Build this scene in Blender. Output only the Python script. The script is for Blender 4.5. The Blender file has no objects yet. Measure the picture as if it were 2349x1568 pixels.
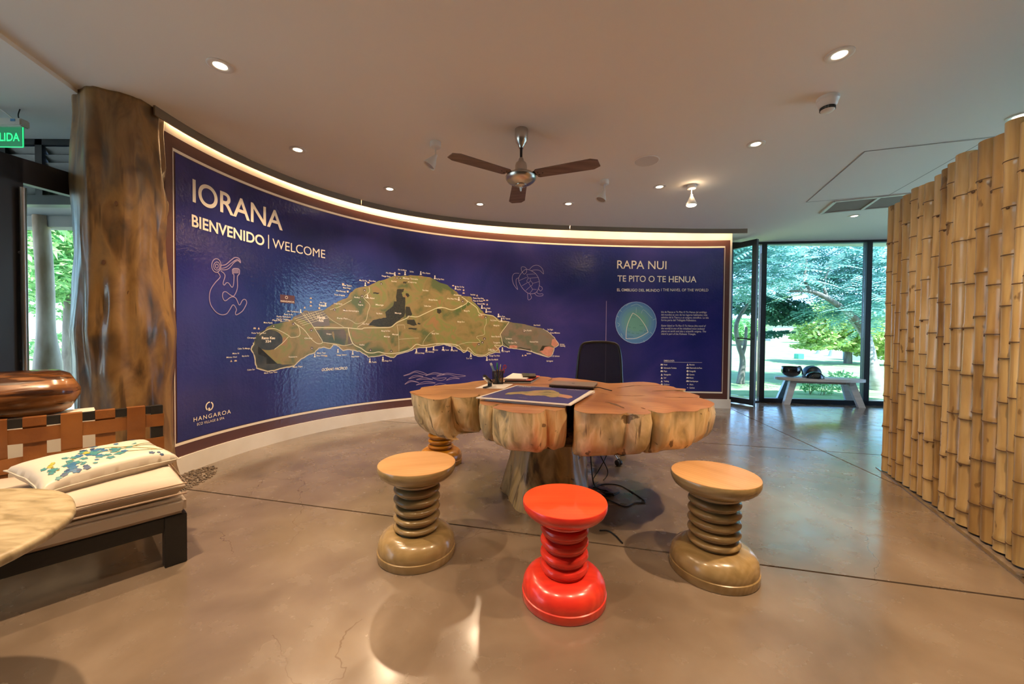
import bpy, bmesh, math, random
import numpy as np
from mathutils import Vector, Matrix
random.seed(7); RNG = np.random.default_rng(7)
PI = math.pi
SC = bpy.context.scene
COL = SC.collection

# ------------------------------------------------------------------ camera
IMW, IMH = 2349, 1568
CX, CY, FPX, EYE = 1174.5, 784.0, 885.0, 1.15
_p = math.atan((CY - 767.0) / FPX); _r = math.atan(0.0087)
_R0 = Vector((1, 0, 0)); _F = Vector((0, math.cos(_p), -math.sin(_p))); _U0 = Vector((0, math.sin(_p), math.cos(_p)))
_R = _R0 * math.cos(_r) + _U0 * math.sin(_r); _U = -_R0 * math.sin(_r) + _U0 * math.cos(_r)
CAM = Vector((0, 0, EYE))
cam_data = bpy.data.cameras.new('camera'); cam = bpy.data.objects.new('camera', cam_data); COL.objects.link(cam)
cam_data.sensor_width = 36.0; cam_data.lens = FPX * 36.0 / IMW; cam_data.clip_start = 0.05; cam_data.clip_end = 400
M = Matrix.Identity(4)
for i in range(3):
    M[i][0] = _R[i]; M[i][1] = _U[i]; M[i][2] = -_F[i]; M[i][3] = CAM[i]
cam.matrix_world = M
SC.camera = cam

def ray(x, y): return _F + _R * ((x - CX) / FPX) - _U * ((y - CY) / FPX)
def pl(x, y, z=0.0):            # the place on the level z that the photograph shows at x, y
    d = ray(x, y); return CAM + d * ((z - EYE) / d.z)
def dp(x, y, Y):                # the place at distance Y into the room
    d = ray(x, y); return CAM + d * (Y / d.y)

# ------------------------------------------------------------------ light and exposure
SC.view_settings.view_transform = 'Standard'; SC.view_settings.look = 'None'
SC.view_settings.exposure = 0.28; SC.view_settings.gamma = 1.0
SC.view_settings.use_curve_mapping = False
SC.cycles.use_denoising = True
SC.cycles.max_bounces = 8; SC.cycles.diffuse_bounces = 4; SC.cycles.glossy_bounces = 3
SC.cycles.transparent_max_bounces = 12; SC.cycles.transmission_bounces = 4
SC.cycles.sample_clamp_indirect = 4.0; SC.cycles.caustics_reflective = False; SC.cycles.caustics_refractive = False
WARM = (1.0, 0.71, 0.44)
P_DOWN = 128.0        # W per downlight
P_COVE = 28.0         # emission strength of the cove strip
SKY = 17.0
world = bpy.data.worlds.new('sky'); SC.world = world; world.use_nodes = True
wn = world.node_tree.nodes; wl = world.node_tree.links
bg = wn['Background']
sky = wn.new('ShaderNodeTexSky'); sky.sky_type = 'HOSEK_WILKIE'; sky.turbidity = 3.5; sky.ground_albedo = 0.4
sky.sun_direction = Vector((0.25, -0.45, 0.85)).normalized()
wl.new(sky.outputs['Color'], bg.inputs['Color']); bg.inputs['Strength'].default_value = SKY
sun_d = bpy.data.lights.new('sun', 'SUN'); sun_d.energy = 14.0; sun_d.angle = 0.01; sun_d.color = (1, 0.95, 0.85)
sun = bpy.data.objects.new('sun', sun_d); COL.objects.link(sun)
sun.rotation_euler = Vector((-0.25, 0.45, -0.85)).to_track_quat('-Z', 'Y').to_euler()

# ------------------------------------------------------------------ materials
def mat(name, base=(0.8, 0.8, 0.8), rough=0.5, metal=0.0, spec=0.5, cols=None, scale=5.0, stretch=(1, 1, 1), detail=4.0,
        distort=0.0, bump=0.0, bscale=None, emit=None, estr=0.0, coat=0.0, rr=None, coords='Object', isl=False, lo=0.35, hi=0.65):
    m = bpy.data.materials.new(name); m.use_nodes = True
    nt = m.node_tree; b = nt.nodes['Principled BSDF']
    b.inputs['Base Color'].default_value = (*base, 1); b.inputs['Roughness'].default_value = rough
    b.inputs['Metallic'].default_value = metal; b.inputs['Specular IOR Level'].default_value = spec
    b.inputs['Coat Weight'].default_value = coat; b.inputs['Coat Roughness'].default_value = 0.12
    if emit: b.inputs['Emission Color'].default_value = (*emit, 1); b.inputs['Emission Strength'].default_value = estr
    tc = nt.nodes.new('ShaderNodeTexCoord'); mp = nt.nodes.new('ShaderNodeMapping')
    mp.inputs['Scale'].default_value = stretch
    nt.links.new(tc.outputs[coords], mp.inputs['Vector'])
    nz = nt.nodes.new('ShaderNodeTexNoise'); nz.inputs['Scale'].default_value = scale; nz.inputs['Detail'].default_value = detail
    nz.inputs['Distortion'].default_value = distort
    nt.links.new(mp.outputs['Vector'], nz.inputs['Vector'])
    if cols:
        rp = nt.nodes.new('ShaderNodeValToRGB'); e = rp.color_ramp.elements
        n = len(cols)
        while len(e) < n: e.new(0.5)
        for i, c in enumerate(cols): e[i].position = lo + (hi - lo) * i / (n - 1); e[i].color = (*c, 1)
        if isl:
            g = nt.nodes.new('ShaderNodeNewGeometry'); nt.links.new(g.outputs['Random Per Island'], rp.inputs['Fac'])
        else: nt.links.new(nz.outputs['Fac'], rp.inputs['Fac'])
        nt.links.new(rp.outputs['Color'], b.inputs['Base Color'])
    if rr:
        mr = nt.nodes.new('ShaderNodeMapRange'); mr.inputs['From Min'].default_value = 0.35; mr.inputs['From Max'].default_value = 0.65
        mr.inputs['To Min'].default_value, mr.inputs['To Max'].default_value = rr
        nt.links.new(nz.outputs['Fac'], mr.inputs['Value']); nt.links.new(mr.outputs['Result'], b.inputs['Roughness'])
    if bump:
        src = nz
        if bscale:
            src = nt.nodes.new('ShaderNodeTexNoise'); src.inputs['Scale'].default_value = bscale; src.inputs['Detail'].default_value = 3
            nt.links.new(mp.outputs['Vector'], src.inputs['Vector'])
        bp = nt.nodes.new('ShaderNodeBump'); bp.inputs['Strength'].default_value = bump; bp.inputs['Distance'].default_value = 0.02
        nt.links.new(src.outputs['Fac'], bp.inputs['Height']); nt.links.new(bp.outputs['Normal'], b.inputs['Normal'])
    return m

def add_rings(m, scale, dist, dark, amt, stretch=(1, 1, 1), kind='RINGS', det=2.0, coords='Object', direction='Z'):
    nt = m.node_tree; b = nt.nodes['Principled BSDF']; tc = nt.nodes.new('ShaderNodeTexCoord'); mp = nt.nodes.new('ShaderNodeMapping')
    mp.inputs['Scale'].default_value = stretch; nt.links.new(tc.outputs[coords], mp.inputs['Vector'])
    w = nt.nodes.new('ShaderNodeTexWave'); w.wave_type = kind; w.inputs['Scale'].default_value = scale
    if kind == 'RINGS': w.rings_direction = direction
    else: w.bands_direction = direction
    w.inputs['Distortion'].default_value = dist; w.inputs['Detail'].default_value = det; w.inputs['Detail Scale'].default_value = 1.4
    nt.links.new(mp.outputs['Vector'], w.inputs['Vector'])
    mx = nt.nodes.new('ShaderNodeMix'); mx.data_type = 'RGBA'
    mu = nt.nodes.new('ShaderNodeMath'); mu.operation = 'MULTIPLY'; mu.inputs[1].default_value = amt
    nt.links.new(w.outputs['Fac'], mu.inputs[0]); nt.links.new(mu.outputs[0], mx.inputs['Factor'])
    old = b.inputs['Base Color'].links
    if old: nt.links.new(old[0].from_socket, mx.inputs['A'])
    else: mx.inputs['A'].default_value = b.inputs['Base Color'].default_value
    mx.inputs['B'].default_value = (*dark, 1)
    nt.links.new(mx.outputs['Result'], b.inputs['Base Color'])
    return m

def add_streaks(m, scale, stretch, thr, dark, amt=.8, soft=.06, det=3.0):      # thin dark marks in the wood
    nt = m.node_tree; b = nt.nodes['Principled BSDF']; tc = nt.nodes.new('ShaderNodeTexCoord'); mp = nt.nodes.new('ShaderNodeMapping')
    mp.inputs['Scale'].default_value = stretch; nt.links.new(tc.outputs['Object'], mp.inputs['Vector'])
    n = nt.nodes.new('ShaderNodeTexNoise'); n.inputs['Scale'].default_value = scale; n.inputs['Detail'].default_value = det; nt.links.new(mp.outputs['Vector'], n.inputs['Vector'])
    r = nt.nodes.new('ShaderNodeMapRange'); r.inputs['From Min'].default_value = thr; r.inputs['From Max'].default_value = thr + soft; r.inputs['To Max'].default_value = amt
    nt.links.new(n.outputs['Fac'], r.inputs['Value']); mx = nt.nodes.new('ShaderNodeMix'); mx.data_type = 'RGBA'; mx.inputs['B'].default_value = (*dark, 1)
    nt.links.new(r.outputs['Result'], mx.inputs['Factor']); nt.links.new(b.inputs['Base Color'].links[0].from_socket, mx.inputs['A']); nt.links.new(mx.outputs['Result'], b.inputs['Base Color'])
    return m

def glass(name, tint, gl=0.07):
    m = bpy.data.materials.new(name); m.use_nodes = True; nt = m.node_tree; nt.nodes.clear()
    o = nt.nodes.new('ShaderNodeOutputMaterial'); t = nt.nodes.new('ShaderNodeBsdfTransparent'); g = nt.nodes.new('ShaderNodeBsdfGlossy')
    mx = nt.nodes.new('ShaderNodeMixShader'); fr = nt.nodes.new('ShaderNodeFresnel'); fr.inputs['IOR'].default_value = 1.4
    t.inputs['Color'].default_value = (*tint, 1); g.inputs['Roughness'].default_value = 0.02
    nt.links.new(fr.outputs[0], mx.inputs[0]); nt.links.new(t.outputs[0], mx.inputs[1]); nt.links.new(g.outputs[0], mx.inputs[2])
    nt.links.new(mx.outputs[0], o.inputs['Surface']); return m

MT = {}
MT['ceiling'] = mat('ceiling_paint', (0.84, 0.82, 0.77), 0.75, spec=0.2)
MT['wall'] = mat('wall_plaster', (0.80, 0.74, 0.63), 0.7, cols=[(0.74, 0.67, 0.55), (0.84, 0.79, 0.69)], scale=2.5, bump=0.05, bscale=14)
MT['brown'] = mat('mural_brown', (0.11, 0.045, 0.035), 0.26, spec=0.6, bump=0.10, bscale=22)
MT['cream'] = mat('mural_cream', (0.93, 0.82, 0.66), 0.3)
MT['lilac'] = mat('mural_lilac', (0.36, 0.27, 0.42), 0.35)
MT['road'] = mat('map_road', (0.72, 0.66, 0.42), 0.4)
MT['forest'] = mat('map_forest', (0.03, 0.028, 0.012), 0.4, cols=[(0.02, 0.02, 0.01), (0.05, 0.042, 0.018)], scale=30, coords='Generated')
MT['crater'] = mat('map_crater', (0.05, 0.055, 0.05), 0.4, cols=[(0.03, 0.034, 0.032), (0.075, 0.072, 0.055)], scale=9)
MT['pink'] = mat('map_pink', (0.58, 0.22, 0.14), 0.4, cols=[(0.45, 0.17, 0.10), (0.65, 0.27, 0.18)], scale=14)
MT['greyland'] = mat('map_grey', (0.14, 0.12, 0.10), 0.4, cols=[(0.13, 0.14, 0.08), (0.22, 0.155, 0.10), (0.20, 0.17, 0.12)], scale=5, lo=.4, hi=.6)
MT['shore'] = mat('map_shore', (0.62, 0.56, 0.44), 0.4)
MT['maproad'] = MT['road']
oc = mat('mural_ocean', (0.03, 0.03, 0.16), 0.11, spec=0.65, cols=[(0.014, 0.020, 0.125), (0.028, 0.028, 0.165), (0.045, 0.037, 0.19)], scale=0.9, detail=5, distort=0.6, bump=0.11, bscale=34)
MT['ocean'] = oc
MT['land'] = mat('map_land', (0.2, 0.14, 0.05), 0.38, cols=[(0.10, 0.13, 0.045), (0.22, 0.18, 0.06), (0.30, 0.21, 0.08), (0.21, 0.23, 0.065), (0.34, 0.18, 0.075)], scale=4.2, detail=9, distort=0.5, lo=.36, hi=.68)
MT['globe'] = mat('globe_green', (0.2, 0.5, 0.35), 0.4)
MT['globeblue'] = mat('globe_blue', (0.10, 0.24, 0.45), 0.4)
MT['ink'] = mat('print_ink', (0.05, 0.05, 0.05), 0.5)

fl = mat('concrete', (0.30, 0.23, 0.17), 0.3, cols=[(0.080, 0.056, 0.036), (0.188, 0.139, 0.099), (0.29, 0.228, 0.172)], scale=1.7, detail=14, distort=0.3, spec=0.9, lo=.18, hi=.80)
nt = fl.node_tree; b = nt.nodes['Principled BSDF']
tc = nt.nodes.new('ShaderNodeTexCoord')
n2 = nt.nodes.new('ShaderNodeTexNoise'); n2.inputs['Scale'].default_value = 7; n2.inputs['Detail'].default_value = 8; nt.links.new(tc.outputs['Object'], n2.inputs['Vector'])
mr = nt.nodes.new('ShaderNodeMapRange'); mr.inputs['From Min'].default_value = 0.3; mr.inputs['From Max'].default_value = 0.7
mr.inputs['To Min'].default_value = 0.15; mr.inputs['To Max'].default_value = 0.32; b.inputs['Coat Weight'].default_value = 0.5; b.inputs['Coat Roughness'].default_value = 0.16
nt.links.new(n2.outputs['Fac'], mr.inputs['Value']); nt.links.new(mr.outputs['Result'], b.inputs['Roughness'])
nd = nt.nodes.new('ShaderNodeTexNoise'); nd.inputs['Scale'].default_value = 1.7; nd.inputs['Detail'].default_value = 5; nt.links.new(tc.outputs['Object'], nd.inputs['Vector'])
va = nt.nodes.new('ShaderNodeMixRGB'); va.blend_type = 'ADD'; va.inputs['Fac'].default_value = 0.55
nt.links.new(tc.outputs['Object'], va.inputs['Color1']); nt.links.new(nd.outputs['Color'], va.inputs['Color2'])
vo = nt.nodes.new('ShaderNodeTexVoronoi'); vo.feature = 'DISTANCE_TO_EDGE'; vo.inputs['Scale'].default_value = 0.75
nt.links.new(va.outputs['Color'], vo.inputs['Vector'])
lt = nt.nodes.new('ShaderNodeMath'); lt.operation = 'LESS_THAN'; lt.inputs[1].default_value = 0.0013; nt.links.new(vo.outputs['Distance'], lt.inputs[0])
msk = nt.nodes.new('ShaderNodeTexNoise'); msk.inputs['Scale'].default_value = 0.9; nt.links.new(tc.outputs['Object'], msk.inputs['Vector'])
gt = nt.nodes.new('ShaderNodeMath'); gt.operation = 'GREATER_THAN'; gt.inputs[1].default_value = 0.47; nt.links.new(msk.outputs['Fac'], gt.inputs[0])
ml = nt.nodes.new('ShaderNodeMath'); ml.operation = 'MULTIPLY'; nt.links.new(lt.outputs[0], ml.inputs[0]); nt.links.new(gt.outputs[0], ml.inputs[1])
m5 = nt.nodes.new('ShaderNodeMath'); m5.operation = 'MULTIPLY'; m5.inputs[1].default_value = 0.6; nt.links.new(ml.outputs[0], m5.inputs[0])
mx = nt.nodes.new('ShaderNodeMix'); mx.data_type = 'RGBA'; mx.inputs['B'].default_value = (0.10, 0.06, 0.035, 1)
nt.links.new(b.inputs['Base Color'].links[0].from_socket, mx.inputs['A']); nt.links.new(m5.outputs[0], mx.inputs['Factor'])
nt.links.new(mx.outputs['Result'], b.inputs['Base Color'])
n3 = nt.nodes.new('ShaderNodeTexNoise'); n3.inputs['Scale'].default_value = 3.0; n3.inputs['Detail'].default_value = 6; nt.links.new(tc.outputs['Object'], n3.inputs['Vector'])
bp = nt.nodes.new('ShaderNodeBump'); bp.inputs['Strength'].default_value = 0.010; bp.inputs['Distance'].default_value = 0.01
nt.links.new(n3.outputs['Fac'], bp.inputs['Height']); nt.links.new(bp.outputs['Normal'], b.inputs['Normal'])
MT['floor'] = fl
MT['joint'] = mat('joint_filler', (0.045, 0.03, 0.02), 0.8)

MT['trunk'] = mat('polished_trunk', (0.3, 0.14, 0.05), 0.36, spec=0.5, cols=[(0.045, 0.028, 0.014), (0.18, 0.092, 0.030), (0.30, 0.165, 0.055), (0.16, 0.10, 0.05)], scale=2.8, stretch=(2.6, 2.6, 0.9), detail=9, distort=0.7, bump=0.15, coat=0.3, lo=.30, hi=.70)
MT['log'] = mat('varnished_log', (0.2, 0.07, 0.02), 0.22, coat=0.5, cols=[(0.035, 0.012, 0.005), (0.20, 0.075, 0.022), (0.33, 0.14, 0.045)], scale=2.2, stretch=(1, 1, 6), detail=6, distort=0.9, bump=0.18)
MT['slabtop'] = add_rings(mat('slab_top_wood', (0.5, 0.24, 0.1), 0.28, coat=0.2, cols=[(0.36, 0.14, 0.05), (0.54, 0.24, 0.09), (0.62, 0.31, 0.13)], scale=2.4, detail=7, distort=1.2, lo=.33, hi=.66), 5.5, 5.0, (0.25, 0.085, 0.03), 0.32)
MT['slabside'] = mat('slab_side_wood', (0.5, 0.35, 0.17), 0.42, coat=0.1, cols=[(0.20, 0.17, 0.10), (0.52, 0.38, 0.18), (0.74, 0.57, 0.33), (0.62, 0.41, 0.19)], scale=4.0, stretch=(2.4, 2.4, 0.9), detail=6, distort=1.0, bump=0.35, lo=.3, hi=.64)
MT['stump'] = mat('stump_wood', (0.35, 0.25, 0.12), 0.38, coat=0.15, cols=[(0.11, 0.09, 0.05), (0.34, 0.24, 0.10), (0.54, 0.39, 0.18), (0.44, 0.34, 0.19)], scale=3.4, stretch=(2.6, 2.6, 0.7), detail=7, distort=1.2, bump=0.3, lo=.33, hi=.66)
add_streaks(MT['slabside'], 7, (4, 4, .35), .63, (.10, .05, .02), .85, .04); add_streaks(MT['slabside'], 9, (1, 1, 1.6), .66, (.09, .05, .025), .8, .03)
add_streaks(MT['slabside'], 3.5, (1.5, 1.5, 1), .56, (.19, .16, .10), .55, .10)
add_streaks(MT['stump'], 6, (3, 3, .4), .62, (.10, .06, .03), .75, .05); add_streaks(MT['stump'], 8, (1, 1, 1.5), .67, (.05, .03, .015), .9, .03)
add_streaks(MT['trunk'], 4, (3, 3, .35), .60, (.045, .022, .01), .75, .07); add_streaks(MT['trunk'], 3, (1, 1, 1), .62, (.06, .045, .035), .6, .08)
add_streaks(MT['log'], 3, (1, 1, 7), .58, (.03, .010, .004), .85, .05)
add_streaks(MT['slabtop'], 2.2, (1, 1, 1), .58, (.28, .10, .035), .5, .12)
MT['crack'] = mat('dark_crack', (0.12, 0.05, 0.018), 0.8)
def stoolmat(n, c, d, e):
    m = mat(n, c, 0.26, coat=0.35, cols=[d, c, e], scale=3, stretch=(1.5, 6, 6), detail=5, lo=.3, hi=.7)
    return add_rings(m, 7.0, 3.5, d, 0.35, stretch=(.5, 2.2, 2.2), kind='RINGS', direction='X')
MT['tan'] = stoolmat('tan_stool_wood', (0.33, 0.225, 0.098), (0.23, 0.155, 0.062), (0.39, 0.275, 0.13))
MT['tantop'] = add_rings(mat('tan_seat_wood', (0.60, 0.33, 0.13), 0.30, coat=0.15, cols=[(0.54, 0.28, 0.11), (0.66, 0.38, 0.17)], scale=2, stretch=(1, 5, 1), detail=4), 4, 3, (0.46, 0.22, 0.08), 0.3, stretch=(.5, 3, 1), kind='BANDS', direction='Y')
MT['red'] = stoolmat('red_stool_wood', (0.78, 0.042, 0.022), (0.60, 0.025, 0.018), (0.85, 0.065, 0.03))
MT['redtop'] = add_rings(mat('red_seat_wood', (0.86, 0.075, 0.018), 0.34, cols=[(0.82, 0.06, 0.016), (0.92, 0.10, 0.03)], scale=2, stretch=(1, 5, 1)), 4, 3, (0.72, 0.045, 0.015), 0.3, stretch=(.5, 3, 1), kind='BANDS', direction='Y')
MT['yellow'] = stoolmat('yellow_stool_wood', (0.55, 0.23, 0.012), (0.36, 0.14, 0.01), (0.62, 0.29, 0.03))
bam = mat('bamboo', (0.5, 0.28, 0.09), 0.28, coat=0.25, cols=[(0.34, 0.205, 0.072), (0.49, 0.325, 0.125), (0.62, 0.455, 0.21)], scale=3.5, stretch=(4, 4, 0.5), detail=6, distort=0.5, lo=.3, hi=.7)
MT['bamboo'] = bam
MT['bamboo2'] = mat('bamboo_pale', (0.6, 0.36, 0.13), 0.27, coat=0.25, cols=[(0.42, 0.265, 0.10), (0.56, 0.38, 0.16), (0.67, 0.49, 0.245)], scale=3.5, stretch=(4, 4, 0.5), detail=6, distort=0.5, lo=.3, hi=.7)
MT['bamboo3'] = mat('bamboo_dark', (0.4, 0.2, 0.06), 0.3, coat=0.2, cols=[(0.21, 0.115, 0.035), (0.37, 0.22, 0.075), (0.49, 0.32, 0.12)], scale=3.5, stretch=(4, 4, 0.5), detail=6, distort=0.5, lo=.3, hi=.7)
MT['node'] = mat('bamboo_node', (0.10, 0.05, 0.018), 0.6)
for k_ in ('bamboo', 'bamboo2', 'bamboo3'): add_streaks(MT[k_], 12, (1, 1, .5), .68, (.12, .06, .02), .7, .03); add_streaks(MT[k_], 5, (5, 5, .2), .58, (.25, .13, .04), .45, .08)
MT['black'] = mat('black_wood', (0.012, 0.011, 0.010), 0.4, bump=0.1, bscale=60)
MT['frame'] = mat('dark_frame', (0.022, 0.022, 0.026), 0.35)
MT['louver'] = mat('dark_louvre', (0.07, 0.066, 0.062), 0.5)
MT['steel'] = mat('brushed_steel', (0.55, 0.52, 0.48), 0.28, metal=1.0)
MT['chrome'] = mat('chrome', (0.8, 0.8, 0.8), 0.08, metal=1.0)
MT['blade'] = mat('fan_blade_wood', (0.16, 0.10, 0.07), 0.45, cols=[(0.13, 0.08, 0.055), (0.21, 0.14, 0.10)], scale=4, stretch=(1, 8, 1))
MT['white'] = mat('white_paint', (0.72, 0.70, 0.66), 0.4)
MT['whitebench'] = mat('whitewashed_wood', (0.72, 0.70, 0.68), 0.45, cols=[(0.66, 0.63, 0.60), (0.78, 0.76, 0.74)], scale=4, stretch=(1, 6, 6))
MT['plastic'] = mat('black_plastic', (0.012, 0.012, 0.013), 0.35)
MT['gloss'] = mat('black_gloss', (0.01, 0.012, 0.018), 0.08, coat=0.6)
MT['leather'] = mat('tan_leather', (0.24, 0.08, 0.02), 0.36, cols=[(0.17, 0.055, 0.012), (0.27, 0.10, 0.022)], scale=5, bump=0.1, bscale=70)
MT['cushion'] = mat('cream_fabric', (0.70, 0.54, 0.42), 0.85, cols=[(0.47, 0.385, 0.31), (0.55, 0.46, 0.375)], scale=3, bump=0.22, bscale=6)
MT['pillow'] = mat('white_satin', (0.60, 0.54, 0.45), 0.40, bump=0.25, bscale=7)
for k, c in dict(petal_blue=(0.03, 0.13, 0.26), petal_teal=(0.05, 0.21, 0.22), stem_olive=(0.22, 0.19, 0.04), petal_lime=(0.36, 0.35, 0.05), petal_dark=(0.015, 0.05, 0.13)).items(): MT[k] = mat(k, c, 0.5)
MT['stone'] = mat('travertine', (0.55, 0.42, 0.26), 0.4, cols=[(0.24, 0.18, 0.09), (0.36, 0.28, 0.16), (0.44, 0.36, 0.22)], scale=9, stretch=(1, 3, 1), detail=10, distort=0.6, bump=0.12)
MT['lamp'] = mat('lamp_face', (1, 0.9, 0.75), 0.5, emit=(1.0, 0.80, 0.55), estr=9)
MT['cove'] = mat('led_strip', (1, 0.9, 0.75), 0.5, emit=(1.0, 0.66, 0.36), estr=P_COVE)
MT['exitgreen'] = mat('exit_plate', (0.03, 0.22, 0.10), 0.3, emit=(0.02, 0.26, 0.11), estr=0.4)
MT['exittext'] = mat('exit_lettering', (0.05, 0.9, 0.3), 0.4, emit=(0.03, 1.0, 0.30), estr=0.9)
MT['fascia'] = mat('bronze_fascia', (0.20, 0.155, 0.105), 0.45, metal=0.0)
MT['grille'] = mat('vent_filter', (0.22, 0.17, 0.15), 0.8)
MT['vblack'] = mat('speaker_cloth', (0.66, 0.62, 0.58), 0.9)
MT['hatch'] = mat('groove', (0.34, 0.31, 0.29), 0.9)
MT['paper'] = mat('white_paper', (0.78, 0.72, 0.66), 0.6)
MT['laptop'] = mat('laptop_lid', (0.30, 0.23, 0.19), 0.35, metal=0.3)
MT['meshcloth'] = mat('mesh_cloth', (0.01, 0.011, 0.016), 0.7)
MT['wiremesh'] = mat('wire_mesh', (0.05, 0.045, 0.04), 0.4, metal=0.7)
for k, c in dict(pen_green=(0.02, 0.35, 0.07), pen_red=(0.6, 0.02, 0.015), pen_blue=(0.20, 0.36, 0.46), pen_yellow=(0.75, 0.5, 0.1), eraser=(0.5, 0.42, 0.36)).items(): MT[k] = mat(k, c, 0.35)
MT['glass_r'] = glass('tinted_glass', (0.80, 0.93, 1.0))
MT['glass_l'] = glass('clear_glass', (0.94, 0.99, 0.97))
MT['lawn'] = mat('lawn', (0.3, 0.42, 0.12), 0.9, cols=[(0.19, 0.30, 0.10), (0.31, 0.41, 0.17), (0.25, 0.36, 0.13)], scale=1.5, detail=8)
MT['path'] = mat('pale_path', (0.74, 0.78, 0.76), 0.9)
MT['bark'] = mat('tree_bark', (0.30, 0.25, 0.21), 0.85, cols=[(0.13, 0.10, 0.08), (0.26, 0.22, 0.19)], scale=5, stretch=(2, 2, .6), bump=0.4)
MT['palebark'] = mat('pale_bark', (0.5, 0.42, 0.36), 0.7, cols=[(0.36, 0.29, 0.24), (0.56, 0.48, 0.42)], scale=4, stretch=(1, 1, 4), bump=0.3)
MT['frond'] = mat('feathery_leaf', (0.1, 0.3, 0.22), 0.6, cols=[(0.20, 0.46, 0.40), (0.42, 0.68, 0.62), (0.66, 0.88, 0.84)], isl=True, lo=0, hi=1)  # pale cyan in the leaf colour stands in for bright outdoor haze
MT['darkleaf'] = mat('dark_leaf', (0.02, 0.09, 0.04), 0.6, cols=[(0.03, 0.13, 0.09), (0.09, 0.26, 0.16)], isl=True, lo=0, hi=1)
MT['limeleaf'] = mat('lime_leaf', (0.4, 0.5, 0.08), 0.6, cols=[(0.22, 0.40, 0.10), (0.50, 0.62, 0.18), (0.78, 0.76, 0.36)], isl=True, lo=0, hi=1)
MT['gardenleaf'] = mat('garden_leaf', (0.2, 0.5, 0.1), 0.5, cols=[(0.10, 0.34, 0.12), (0.34, 0.62, 0.24), (0.62, 0.82, 0.42)], isl=True, lo=0, hi=1)
MT['farwall'] = mat('far_plaster', (0.72, 0.62, 0.56), 0.8)
MT['greenbox'] = mat('green_box', (0.10, 0.42, 0.30), 0.6)
MT['pebble'] = mat('pebble', (0.14, 0.10, 0.07), 0.7, cols=[(0.05, 0.035, 0.025), (0.22, 0.16, 0.11)], isl=True, lo=0, hi=1)
MT['soffit'] = mat('soffit', (0.26, 0.26, 0.25), 0.7)

for k_ in ('frond', 'darkleaf', 'limeleaf', 'gardenleaf'):      # thin leaves let light through
    nt = MT[k_].node_tree; pb = nt.nodes['Principled BSDF']; tr_n = nt.nodes.new('ShaderNodeBsdfTranslucent'); mxs = nt.nodes.new('ShaderNodeMixShader'); mxs.inputs[0].default_value = .42
    nt.links.new(pb.inputs['Base Color'].links[0].from_socket, tr_n.inputs['Color']); out = nt.nodes['Material Output']
    nt.links.new(pb.outputs[0], mxs.inputs[1]); nt.links.new(tr_n.outputs[0], mxs.inputs[2]); nt.links.new(mxs.outputs[0], out.inputs['Surface'])
# ------------------------------------------------------------------ helpers
def tag(o, label=None, cat=None, group=None, kind=None):
    if label: o['label'] = label
    if cat: o['category'] = cat
    if group: o['group'] = group
    if kind: o['kind'] = kind
    return o
def thing(name, label, cat, loc=(0, 0, 0), rz=0.0, group=None):
    o = bpy.data.objects.new(name, None); COL.objects.link(o); o.empty_display_size = 0.05
    o.location = loc; o.rotation_euler = (0, 0, rz); return tag(o, label, cat, group)
def obj(name, bm, m, parent=None, smooth=0, world=False, recalc=True):
    if recalc: bmesh.ops.recalc_face_normals(bm, faces=bm.faces[:])
    me = bpy.data.meshes.new(name); bm.to_mesh(me); bm.free()
    me.materials.append(m if not isinstance(m, str) else MT[m])
    if smooth:
        me.polygons.foreach_set('use_smooth', [True] * len(me.polygons)); me.set_sharp_from_angle(angle=math.radians(smooth))
    o = bpy.data.objects.new(name, me); COL.objects.link(o)
    if parent:
        o.parent = parent
        if world:
            root = parent
            while root.parent: root = root.parent
            if parent is root: o.matrix_parent_inverse = Matrix.LocRotScale(root.location, root.rotation_euler, None).inverted()
    return o
def raw(name, vs, fs, m, parent=None, smooth=0, world=False):
    me = bpy.data.meshes.new(name); me.from_pydata([tuple(v) for v in vs], [], fs); me.materials.append(MT[m] if isinstance(m, str) else m)
    if smooth: me.polygons.foreach_set('use_smooth', [True] * len(me.polygons)); me.set_sharp_from_angle(angle=math.radians(smooth))
    o = bpy.data.objects.new(name, me); COL.objects.link(o)
    if parent:
        o.parent = parent
        if world and not parent.parent: o.matrix_parent_inverse = Matrix.LocRotScale(parent.location, parent.rotation_euler, None).inverted()
    return o
def struct(name, bm, m, parent=None, smooth=0):
    o = obj(name, bm, m, parent, smooth)
    if not parent: o['kind'] = 'structure'
    return o
def copy_tree(o, parent=None):
    c = o.copy(); COL.objects.link(c)
    if parent: c.parent = parent
    for ch in [x for x in o.children]: copy_tree(ch, c)
    return c
def box(bm, x0, x1, y0, y1, z0, z1, mtx=None):
    r = bmesh.ops.create_cube(bm, size=1)['verts']
    for v in r:
        v.co = Vector(((x0 + x1) / 2 + v.co.x * (x1 - x0), (y0 + y1) / 2 + v.co.y * (y1 - y0), (z0 + z1) / 2 + v.co.z * (z1 - z0)))
        if mtx: v.co = mtx @ v.co
    return r
def beam(bm, a, b_, w, h, up=Vector((0, 0, 1))):      # a bar from a to b
    a = Vector(a); b_ = Vector(b_); d = (b_ - a); L = d.length; d.normalize()
    s = d.cross(up)
    if s.length < 1e-4: s = Vector((1, 0, 0))
    s.normalize(); u = s.cross(d)
    vs = []
    for t in (0, L):
        for i, j in ((-1, -1), (1, -1), (1, 1), (-1, 1)): vs.append(bm.verts.new(a + d * t + s * i * w / 2 + u * j * h / 2))
    for f in ((0, 1, 2, 3), (7, 6, 5, 4), (0, 4, 5, 1), (1, 5, 6, 2), (2, 6, 7, 3), (3, 7, 4, 0)): bm.faces.new([vs[i] for i in f])
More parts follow.
